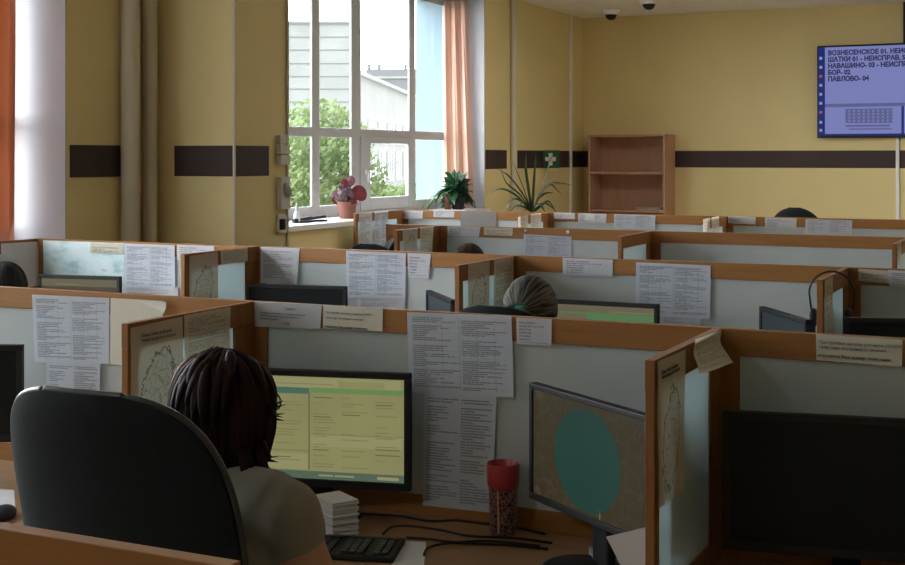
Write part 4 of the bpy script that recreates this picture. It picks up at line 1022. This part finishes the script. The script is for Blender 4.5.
    bmesh.ops.recalc_face_normals(bm, faces=bm.faces)
    me = bpy.data.meshes.new('hair'); bm.to_mesh(me); bm.free(); me.materials.append(M[hair])
    h = bpy.data.objects.new('hair', me); COL.objects.link(h); h.parent = t
    so_ = h.modifiers.new('solid', 'SOLIDIFY'); so_.thickness = 0.006; so_.offset = -1
    if style == 'bob':          # loose flicked tips at the side and nape
        for az, z0_, out, n_ in ((1.75, 1.150, 0.034, 4), (1.55, 1.06, 0.034, 5), (1.2, 1.05, 0.022, 4), (-1.7, 1.07, 0.022, 3), (0.3, 1.045, 0.012, 4), (-0.6, 1.045, 0.012, 4)):
            for q in range(n_):
                a_ = az+rn.gauss(0, 0.08); nn = Vector((math.sin(a_), -math.cos(a_), 0)); b0 = cen+Vector((0.094*nn.x, 0.108*nn.y, 0)); b0.z = z0_+0.05+rn.gauss(0, 0.006)
                mb = MB(); mb.tube([b0-nn*0.008, b0+nn*0.002+Vector((0, 0, -0.02)), b0+nn*out*0.45+Vector((0, 0, -0.042)), b0+nn*out+Vector((0, 0, -0.048+0.012*rn.random()))], [0.008, 0.008, 0.005, 0.0008], 6, flat=0.5); mb.build('hair_lock', M[hair], t, smooth=True)
        for q in range(46):      # tousled locks lying on the crown and sides
            az = rn.uniform(-2.1, 2.1); st = rn.uniform(0.3, 0.7); en = st+rn.uniform(0.6, 1.3); g_ = rn.uniform(1.0, 1.045); tw = rn.uniform(-0.25, 0.25)
            pts = [cen+Vector((0.100*g_*math.sin(o_)*math.sin(az+tw*w_/6), -0.114*g_*math.sin(o_)*math.cos(az+tw*w_/6), 0.117*g_*math.cos(o_) if o_ < 1.57 else -0.07*(o_-1.57))) for w_, o_ in enumerate([st+(en-st)*w2/6 for w2 in range(7)])]
            r0 = rn.uniform(0.006, 0.012); mb = MB(); mb.tube(pts, [r0*0.2, r0*0.8, r0, r0, r0*0.9, r0*0.6, 0.001], 7, flat=0.45); mb.build('hair_lock', M['hair_highlight' if az < -0.7 else hair], t, smooth=True)
    if style == 'pony':
        mb = MB(); tie = Vector((0, -0.040, 1.158))
        for q in range(30):
            a = rn.uniform(0, 2*PI); o_ = Vector((math.cos(a)*0.018, math.sin(a)*0.014, 0)); mb.tube([tie, tie+o_+Vector((0, -0.03, -0.02)), tie+o_*1.5+Vector((0, -0.035, -0.12)), tie+o_*0.8+Vector((0, -0.02, -0.21))], [0.008, 0.010, 0.008, 0.002], 7)
        mb.build('ponytail', M[hair], t, smooth=True)
    if style == 'pony':
        mb = MB(); pts = [(0.030*math.cos(a), -0.045+0.012*math.sin(a*2), 1.166+0.020*math.sin(a)) for a in [2*PI*i/20 for i in range(21)]]; mb.tube(pts, 0.011, 8)
        mb.ell((0.022, -0.056, 1.176), (0.028, 0.012, 0.018)); mb.ell((-0.032, -0.056, 1.164), (0.030, 0.012, 0.016)); ht = mb.build('hair_tie', M['tie'], t, smooth=True); ht['label'] = 'green hair tie'
    if style == 'bob':
        mb = MB()
        for s in (-1, 1):
            mb.tube([(s*0.064, 0.175, 1.17), (s*0.080, 0.12, 1.168), (s*0.083, 0.075, 1.165)], 0.0022, 6)
            mb.tube([(s*0.032+0.028*math.cos(a), 0.186-0.01*abs(math.cos(a)), 1.166+0.019*math.sin(a)) for a in [2*PI*i/20 for i in range(21)]], 0.0018, 6)
        mb.tube([(-0.006, 0.196, 1.168), (0.006, 0.196, 1.168)], 0.002, 6); mb.build('eyeglasses', M['black'], t, smooth=True)
    return t
M['olive'] = mat('olive_grey_jersey', (0.24, 0.225, 0.18), 0.9, var=0.06, scale=5, bump=0.8, bscale=13)
M['navy'] = mat('navy_jersey', (0.05, 0.06, 0.10), 0.9); M['cream'] = mat('cream_jersey', (0.45, 0.42, 0.36), 0.9)
M['trouser'] = mat('dark_trousers', (0.03, 0.032, 0.04), 0.9); M['tie'] = mat('green_tie', (0.01, 0.085, 0.05), 0.7)
def at(x, Y):
    p = onY(x, 300, Y); return (p.x, p.y)
hx = at(229, 2.09)
person('person with dark bob in an olive t-shirt seated before the lit yellow monitor', hx, 1.273, -0.10, 'olive', 'hair_dark', 'bob', vox=0.010, sleeve=0.12)
person('person with greyish hair tied by a green band behind the front screen', at(532, 3.95), 1.262, 0.0, 'navy', 'hair_grey', 'pony')
person('person with black hair cut by the picture edge below the pale blue poster', at(7, 4.0), 1.222, 0.1, 'cream', 'hair_black', 'short')
person('person with brown hair showing only a crown below white and cream notices', at(470, 5.95), 1.213, 0.0, 'navy', 'hair_brown', 'short')
def chair_at(label, x, Y, ztop, rz, wid, by=-0.24, **kw):
    c = at(x, Y); zl = 0.60; bb = by-(ztop-zl)*kw.get('rec', 0.16)*0.5
    o = Matrix.Rotation(rz, 3, 'Z') @ Vector((0, bb, 0))
    return office_chair(label, (c[0]-o.x, c[1]-o.y, 0), rz, wid=wid, ztop=ztop, by=by, **kw)
chair_at('large black office chair with high rounded back in front of the seated woman', 102, 1.76, 1.24, 0.0, 0.243, rec=0.16, zlow=0.58, nexp=3.6, edge=True)
chair_at('black office chair of the person with the green hair tie, top edge only', 499, 3.66, 1.185, 0.0, 0.21)
chair_at('black office chair under the black-haired person by the pale blue poster', 2, 3.66, 1.06, 0.0, 0.21)
chair_at('black office chair under the brown-haired person behind the second row', 455, 5.62, 1.05, 0.0, 0.21)
chair_at('black office chair before the grey sheets of the last-row divider, low arc only', 372, 5.78, 1.20, 0.0, 0.17)
chair_at('dark chair back tucked behind the third-row divider with two cream sheets', 390, 6.69, 1.171, PI-0.9, 0.115)
chair_at('black chair back rising over the last-row screen below the wall television', 796, 9.75, 1.268, 0.0, 0.25, nexp=2.3, vc=0.35)
# ================================================================ plants
def pot(r0, r1, h, parent, m='terra', rim=0.012):
    mb = MB(); mb.lathe([(0, 0), (r0, 0), (r0+(r1-r0)*0.8, h*0.8), (r1+rim*0.3, h*0.8), (r1+rim*0.5, h), (r1-0.008, h), (r1-0.012, h*0.86), (0, h*0.86)], n=32)
    o = mb.build('pot', M[m], parent, smooth=True); auto_smooth(o)
    mb = MB(); mb.lathe([(0, h*0.89), (r1-0.012, h*0.87)], n=24); mb.build('soil', M['soil'], parent)
def px_m(x, y, X): # metres per pixel there
    u = (x-452.5)/F; return X/(u*CT-ST)/F
rn = random.Random(11)
# red and silver begonia in a terracotta pot
p = onX(347, 212.5, -4.86); s = px_m(347, 200, -4.86)
bg = thing('potted_begonia', 'red and silver leaved plant in a terracotta pot on the window sill', 'potted plant', (p.x, p.y, SILL))
pot(7.2*s, 10.2*s, 17*s, bg)
top = 16*s
def round_leaf(mb, c, nrm, r, up):
    c = Vector(c); nrm = Vector(nrm).normalized(); a = Vector(up)-nrm*Vector(up).dot(nrm); a.normalize(); b = nrm.cross(a)
    vs = [mb.bm.verts.new(c+a*r*0.05)]; ring = []
    for k in range(16):
        t = 2*PI*k/16; rr = r*(1-0.25*math.cos(t/2)**8+0.18*max(0, -math.cos(t))**3)
        ring.append(mb.bm.verts.new(c-a*rr*math.cos(t)*-1.0+b*rr*0.8*math.sin(t)-nrm*0.12*rr*(1-math.cos(2*t))*0.5))
    for k in range(16): mb._f([vs[0], ring[k], ring[(k+1) % 16]])
def begonia_leaf(dx, dz, r, m, dy=0.0, name='leaf'):
    # dx, dz in photo pixels from the pot's rim centre
    c = Vector((dx*s*CT*0.9, dx*s*ST*0.9+dy, top+dz*s))
    mb = MB().use(M[m]); nrm = Vector((0.5+rn.gauss(0, 0.3), -0.8, 0.35+rn.gauss(0, 0.2)))
    round_leaf(mb, c, nrm, r*s, (rn.gauss(0, 0.3), 0, 1)); mb.use(M['leaf_red']); mb.tube([(0, 0, top*0.9), c*0.5+Vector((0, 0, top*0.45)), c], 0.003, 6)
    mb.build(name, None, bg, smooth=True)
begonia_leaf(3, 22, 7.5, 'leaf_red'); begonia_leaf(-1, 20, 5, 'leaf_red', -0.03); begonia_leaf(15, 11, 9.5, 'leaf_red', -0.02); begonia_leaf(-13, 9, 5.5, 'leaf_red'); begonia_leaf(-10, 3, 4.5, 'leaf_red', -0.03)
begonia_leaf(10, 3, 5.5, 'leaf_red', -0.05)
for k in range(26):
    a = rn.uniform(0, 2*PI); q = rn.uniform(0, 10); begonia_leaf(q*math.cos(a)-1, 9+q*0.9*math.sin(a), rn.uniform(2.6, 4.6), 'leaf_mix', rn.uniform(-0.09, 0.02))
# bushy dark green plant with a hanging side shoot
p = onX(458, 204.5, -4.86); s2 = px_m(458, 200, -4.86)
gp = thing('potted_plant', 'bushy dark green plant with a drooping side shoot on the sill end by the curtain', 'potted plant', (p.x, p.y, SILL))
pot(0.05, 0.065, 0.11, gp, m='black')
for k in range(150):
    a = rn.uniform(0, 2*PI); l = rn.uniform(0.14, 0.225); el = rn.uniform(-0.75, 1.45); b = Vector((rn.gauss(0, 0.03), -0.01+rn.gauss(0, 0.04), 0.12+rn.uniform(0, 0.08)))
    d = Vector((math.cos(a)*math.cos(el)*0.8, math.sin(a)*math.cos(el), math.sin(el)))
    if b.x+d.x*l > 0.10: d.x *= 0.5
    mb = MB(); mb.blade([b, b+d*l*0.35, b+d*l*0.7+Vector((0, 0, -0.006)), b+d*l+Vector((0, 0, -0.03))], 0.026, 0.3, side=(d.y+0.4, -d.x, 0.5*rn.uniform(-1, 1))); mb.build('leaf', M['leaf_dark'], gp, smooth=True)
for k in range(16):
    f = k/15; b = Vector((-0.05-0.10*f*CT, -0.06-0.16*f, 0.17-0.10*f*f)); a = rn.uniform(-0.8, 0.8)
    mb = MB(); d = Vector((-0.5+0.5*math.sin(a), -0.6+0.3*math.cos(k), -0.5+0.4*math.sin(k*2.1))).normalized()
    mb.blade([b, b+d*0.04, b+d*0.085, b+d*0.12+Vector((0, 0, -0.02))], 0.014, 0.3); mb.build('leaf', M['leaf_mid'], gp, smooth=True)
mb = MB(); mb.tube([(0, 0, 0.12), (-0.05, -0.06, 0.18), (-0.10, -0.14, 0.13), (-0.14, -0.22, 0.06)], 0.004, 6); mb.build('stem', M['leaf_mid'], gp)
p = onX(447.5, 204.5, -4.92)
sp = thing('small_pot', 'small orange-brown pot standing behind the bushy plant on the sill', 'pot', (p.x, p.y, SILL))
pot(0.028, 0.038, 0.12, sp)
# yucca on the floor behind the last rows
YY = 10.3; c = onY(532, 212, YY)
yc = thing('potted_yucca', 'strap-leaved yucca rising behind the last-row screens against the yellow wall', 'potted plant', (c.x, YY, 0))
pot(0.13, 0.17, 0.28, yc); mb = MB(); mb.tube([(0, 0, 0.24), (0.01, 0, 0.7), (0, 0, 1.17)], [0.035, 0.03, 0.026], 12); mb.build('trunk', M['bark'], yc, smooth=True)
sy = (YY/(CT+0.061*ST))/F
cr, cu = Vector((CT, ST, 0)), Vector((0, 0, 1))
paths = [[(0, 0), (-3, 20), (-6, 42), (-6.5, 62)], [(0, 0), (1, 22), (2, 42), (3, 58)], [(0, 0), (8, 24), (15, 44), (20, 60)], [(0, 0), (-8, 22), (-15, 40), (-21, 55)],
         [(0, 0), (-12, 18), (-26, 30), (-31, 43), (-32, 40)], [(0, 3), (-10, 20), (-22, 36), (-30, 42)], [(0, 0), (-14, 16), (-30, 24), (-42, 19), (-44, 14)],
         [(0, 0), (-9, 10), (-18, 14), (-27, 4), (-30, -3)], [(0, 0), (-8, 6), (-16, 7), (-22, 1)], [(0, 0), (8, 18), (17, 30), (30, 30), (39, 28)],
         [(0, 2), (10, 20), (19, 29), (27, 22), (31, 18)], [(0, 0), (7, 8), (14, 10), (22, 4), (26, -3)], [(0, 0), (10, 8), (17, 12), (24, 2), (27, -6)], [(0, 2), (6, 14), (14, 20), (22, 20)],
         [(0, 0), (-4, 8), (-9, 10), (-16, 3)], [(0, 1), (3, 8), (8, 9), (12, 2), (14, -8)], [(0, 2), (-4, 26), (-7, 46), (-9, 50)]]
for i, pth in enumerate(paths):
    dep = rn.uniform(-0.12, 0.12); k = len(pth); pts = []
    for j, (a, b) in enumerate(pth):
        f = j/(k-1); pts.append(Vector((0, 0, 1.16))+cr*a*sy+cu*b*sy+Vector((-ST, CT, 0))*dep*f)
    fine = []
    for j in range(k-1):
        for q in range(3):
            f = q/3; p0, p1_, p2_, p3_ = pts[max(j-1, 0)], pts[j], pts[j+1], pts[min(j+2, k-1)]
            fine.append(0.5*((2*p1_)+(p2_-p0)*f+(2*p0-5*p1_+4*p2_-p3_)*f*f+(3*p1_-p0-3*p2_+p3_)*f**3))
    fine.append(pts[-1]); mb = MB(); sd = cr*0.85+cu*0.5 if abs(pth[-1][0]) < 12 else cu*0.75+Vector((-ST, CT, 0))*0.6
    mb.blade(fine, 0.012, 0.3, side=sd); mb.build('leaf', M['leaf_yucca'], yc, smooth=True)

# ================================================================ things on the sill
p = onX(297, 219, -4.84)
bt_ = thing('spray_bottle', 'small pale plastic bottle on the sill beside the dark tools', 'bottle', (p.x, p.y, SILL))
mb = MB(); mb.lathe([(0, 0), (0.022, 0), (0.024, 0.01), (0.023, 0.06), (0.012, 0.08), (0.011, 0.085), (0, 0.085)], n=18); mb.build('bottle_body', M['lgrey'], bt_, smooth=True)
mb = MB(); mb.lathe([(0.011, 0.085), (0.011, 0.115), (0.005, 0.118), (0.005, 0.135), (0, 0.135)], n=14); mb.build('cap', M['grey'], bt_, smooth=True)
for x, y, l, a_, lab, nm in ((303, 218, 0.17, 1.25, 'dark folded tool lying flat on the sill by the pale bottle', 'folded_tool'), (314, 217.5, 0.20, 1.0, 'dark stapler-like tool on the sill in front of the red plant', 'stapler')):
    p = onX(x, y, -4.82); o = thing(nm, lab, 'tool', (p.x, p.y, SILL), a_)
    mb = MB(); mb.box(-l/2, l/2, -0.018, 0.018, 0, 0.014); mb.build('base', M['black'], o, bevel=0.004)
    mb = MB(); mb.box(-l/2, l/2*0.9, -0.014, 0.014, 0.018, 0.036, rot=(0, -0.10, 0)); mb.cyl((-l/2+0.02, -0.018, 0.018), (-l/2+0.02, 0.018, 0.018), 0.014, 12); mb.build('lever', M['black'], o, bevel=0.004)

# ================================================================ things on the woman's desk
c = onZ(503, 534, DESK)
mg = thing('travel_cup', 'red-lidded patterned travel cup standing on the desk by the printed list', 'cup', (c.x, min(c.y, P1-0.05), DESK))
cupm, nt, o = newmat('patterned_cup_wrap'); b = N(nt, 'BsdfPrincipled', Roughness=0.35); tc = N(nt, 'TexCoord'); mp = N(nt, 'Mapping'); mp.inputs['Scale'].default_value = (1, 1, 1.0); L(nt, tc.outputs['Object'], mp.inputs[0])
vo = N(nt, 'TexVoronoi', feature='DISTANCE_TO_EDGE', Scale=95.0); L(nt, mp.outputs[0], vo.inputs['Vector']); sp_ = N(nt, 'SeparateXYZ'); L(nt, tc.outputs['Object'], sp_.inputs[0])
bandm = mth(nt, 'GREATER_THAN', mth(nt, 'SINE', mth(nt, 'MULTIPLY', sp_.outputs[2], 210.0)), -0.2)
c1 = mixc(nt, bandm, (0.05, 0.008, 0.012), (0.13, 0.022, 0.026))
L(nt, mixc(nt, mth(nt, 'MULTIPLY', mth(nt, 'LESS_THAN', vo.outputs['Distance'], 0.10), 0.6), c1, (0.36, 0.30, 0.27)), b.inputs['Base Color']); L(nt, b.outputs[0], o.inputs[0])
mb = MB(); mb.lathe([(0, 0), (0.030, 0), (0.032, 0.004), (0.036, 0.118), (0, 0.118)], n=32); auto_smooth(mb.build('body', cupm, mg, smooth=True))
mb = MB(); mb.lathe([(0, 0.1185), (0.0375, 0.1185), (0.039, 0.125), (0.041, 0.172), (0.039, 0.176), (0.036, 0.172), (0.033, 0.150), (0, 0.148)], n=32); auto_smooth(mb.build('lid', mat('red_plastic', (0.36, 0.030, 0.035), 0.35), mg, smooth=True))
mb = MB(); a = -1.15-0.35; mb.tube([(0.034*math.cos(a), 0.034*math.sin(a), 0.01), (0.0375*math.cos(a), 0.0375*math.sin(a), 0.116)], 0.0025, 6); mb.build('stripe', mat('pale_stripe', (0.60, 0.33, 0.28), 0.5), mg)
# keyboard
tr = onZ(405.5, 536, DESK+0.02)
rzk = 0.30; kx = tr.x-(0.225*math.cos(rzk)-0.075*math.sin(rzk)); ky = tr.y-(0.225*math.sin(rzk)+0.075*math.cos(rzk))
kb = thing('keyboard', 'black keyboard on the desk under the lit yellow monitor', 'keyboard', (kx, ky, DESK), rzk)
mb = MB(); mb.box(-0.225, 0.225, -0.075, 0.075, 0.001, 0.016); mb.build('case', M['black'], kb, bevel=0.004)
mb = MB()
for r in range(6):
    for q in range(22):
        if q in (15, 19) : continue
        x = -0.213+q*0.0194; y = 0.055-r*0.0205-(0.006 if r else 0); mb.box(x, x+0.0165, y-0.016, y, 0.0165, 0.0225)
mb.build('keys', mat('dark_key', (0.022, 0.023, 0.025), 0.45), kb, bevel=0.0012, seg=1)
# cables
def cable(label, px, r=0.003, z=None):
    pts = [onZ(x, y, DESK+0.004+h) for x, y, h in px]; fine = []
    for j in range(len(pts)-1):
        for q in range(6):
            f = q/6; p0, p1_, p2_, p3_ = pts[max(j-1, 0)], pts[j], pts[j+1], pts[min(j+2, len(pts)-1)]
            fine.append(0.5*((2*p1_)+(p2_-p0)*f+(2*p0-5*p1_+4*p2_-p3_)*f*f+(3*p1_-p0-3*p2_+p3_)*f**3))
    fine.append(pts[-1])
    for v in fine: v.y = min(v.y, P1-0.012)
    mb = MB(); mb.tube(fine, r, 8); tag(mb.build('cable', M['black'], smooth=True), label, 'cable', 'black cables on the desk')
cable('uppermost black cable running along the desk behind the red cup', [(352, 513, 0), (400, 516, 0), (430, 521, 0), (465, 520, 0), (500, 524, 0), (545, 534, 0)])
cable('black keyboard cable arching over the desk toward the red cup', [(383, 534, 0.0), (392, 527, 0.008), (410, 526, 0.012), (440, 530, 0.008), (470, 536, 0), (515, 538, 0), (552, 543, 0)])
cable('black cable lying straight beside the keyboard toward the turned monitor', [(406, 537.5, 0), (430, 539, 0), (455, 542, 0), (490, 541, 0), (540, 546, 0)])
cable('black mouse cable looping at the front of the desk below the cup', [(424, 555, 0), (428, 548, 0.004), (445, 543.5, 0.006), (470, 543.5, 0), (510, 545, 0), (548, 549, 0)])
# paper block, sheets, phone
c = onZ(336, 533, DESK); rzb = -0.55
nb = thing('paper_stack', 'thick white folded paper block standing below the lit monitor', 'paper stack', (c.x, c.y, DESK), rzb)
mb = MB()
for i in range(16):
    e = 0.002*math.sin(i*2.3); mb.box(-0.050+e, 0.050+e, -0.036-e, 0.036+e, i*0.0056, i*0.0056+0.0052)
mb.build('sheets', M['paper'], nb, bevel=0.0008, seg=1).rotation_euler = (0.0, -0.0, 0)
q = [onZ(x, y, DESK+0.0015) for x, y in ((404, 541), (426, 542), (424, 566), (392, 566))]
grid_sheet([q[0], q[1], q[2], q[3]], M['paper'], 'paper_sheet', 'white paper lying on the desk half under the keyboard', 'paper sheet', (0, 0, 1), 0.001, 3, group=None)
q = [cam_pt(606, 2.64, zz(537, 2.64)), cam_pt(652, 2.60, zz(526, 2.60)), cam_pt(655.5, 2.61, DESK+0.002), cam_pt(646, 2.61, DESK+0.002)]
grid_sheet(q, M['paper'], 'paper_sheet', 'white sheet leaning at the divider below the turned monitor', 'paper sheet', (0, 0, 1), 0.004, 4, group=None)
c = onZ(607, 562, DESK)
ph = thing('card_reader', 'small dark device with grey frame at the foot of the turned monitor', 'device', (c.x, c.y, DESK), 0.5)
mb = MB(); mb.box(-0.035, 0.035, -0.05, 0.05, 0.0, 0.022); mb.build('housing', M['grey'], ph, bevel=0.004); mb = MB(); mb.box(-0.025, 0.025, -0.038, 0.038, 0.022, 0.0235); mb.build('display', M['black_gloss'], ph)
ph.rotation_euler = (0.0, 0, 0.5)
# left desk
c = onZ(6, 500, DESK); mb = MB(); q = [onZ(x, y, DESK+0.001) for x, y in ((-30, 488), (14, 490), (16, 516), (-30, 514))]
grid_sheet(q, M['paper'], 'paper_sheet', 'white paper on the desk at the picture edge beside the black office chair', 'paper sheet', (0, 0, 1), 0.001, 5, group=None)
c = onZ(3, 518, DESK); ms = thing('computer_mouse', 'black mouse on the desk at the picture edge beside the chair', 'mouse', (c.x, c.y, DESK), 0.4)
mb = MB(); mb.ell((0, 0, 0.010), (0.03, 0.052, 0.022)); mb.build('shell', M['black'], ms, smooth=True)
# headset over the divider end
HX, HY = -0.75, P2-0.30
hs = thing('headset', 'black headset hung over the end of a divider in the second row', 'headset', (HX, HY, TOP))
mb = MB(); pts = []
for i in range(25):
    a = PI*i/24; pts.append((0.072*math.cos(a), 0.02*math.cos(a), 0.004+0.075*math.sin(a)-0.07))
pts = [(0.062, 0.02, -0.15)]+[(x, y, z+0.0) for x, y, z in pts]+[(-0.062, -0.02, -0.15)]
mb.tube(pts, 0.0055, 8, flat=0.6); mb.build('headband', M['black'], hs, smooth=True)
hs.location.z = TOP+0.0
mb = MB(); mb.lathe([(0, 0), (0.032, 0), (0.036, 0.01), (0.030, 0.022), (0, 0.024)], n=20); mb.build('ear_cup', M['black'], hs, smooth=True, loc=(0.070, 0.02, -0.165), rot=(0, -PI/2, 0)) if False else mb.build('ear_cup', M['black'], hs, smooth=True, loc=(0.066, 0.0, -0.15), rot=(0, -PI/2, 0))
mb = MB(); mb.lathe([(0, 0), (0.030, 0), (0.034, 0.008), (0.028, 0.018), (0, 0.02)], n=20); mb.build('ear_cup', M['black'], hs, smooth=True, loc=(-0.066, -0.02, -0.15), rot=(0, PI/2, 0))
mb = MB(); mb.tube([(0.085, 0.02, -0.17), (0.08, -0.03, -0.20), (0.07, -0.075, -0.21)], 0.003, 6); mb.ell((0.07, -0.08, -0.21), (0.008, 0.012, 0.008), 10, 8); mb.build('microphone', M['black'], hs, smooth=True)

# ================================================================ light
w = bpy.data.worlds.new('sky'); SC.world = w; w.use_nodes = True; nt = w.node_tree; nt.nodes.clear()
o = nt.nodes.new('ShaderNodeOutputWorld'); bgn = nt.nodes.new('ShaderNodeBackground'); tc = nt.nodes.new('ShaderNodeTexCoord')
mp = N(nt, 'Mapping'); mp.inputs['Scale'].default_value = (2.0, 2.0, 7.0); mp.inputs['Location'].default_value = (0.3, 0.0, 0.55); L(nt, tc.outputs['Generated'], mp.inputs[0])
nz = N(nt, 'TexNoise', Scale=1.6, Detail=4.0); L(nt, mp.outputs[0], nz.inputs['Vector'])
L(nt, ramp(nt, nz.outputs['Fac'], [(0.30, (0.035, 0.05, 0.056)), (0.40, (0.84, 0.92, 1.0)), (0.7, (1.0, 1.0, 1.0))]), bgn.inputs['Color'])
sx_ = N(nt, 'SeparateXYZ'); L(nt, tc.outputs['Generated'], sx_.inputs[0])
mr = N(nt, 'MapRange'); mr.interpolation_type = 'SMOOTHSTEP'
mr.inputs['From Min'].default_value = -0.35; mr.inputs['From Max'].default_value = 0.75; mr.inputs['To Min'].default_value = 0.13*SKY; mr.inputs['To Max'].default_value = SKY
L(nt, mth(nt, 'MULTIPLY', sx_.outputs[0], -1.0), mr.inputs['Value']); L(nt, mr.outputs[0], bgn.inputs['Strength'])
L(nt, bgn.outputs[0], o.inputs[0])
vs = SC.view_settings; SC.display_settings.display_device = 'sRGB'
vs.view_transform = 'Standard'; vs.look = 'None'; vs.gamma = 1.0; vs.use_curve_mapping = False; vs.exposure = EXPO
SC.cycles.use_denoising = True
SC.cycles.max_bounces = 12; SC.cycles.diffuse_bounces = 6; SC.cycles.transparent_max_bounces = 16
SC.cycles.sample_clamp_indirect = 6.0
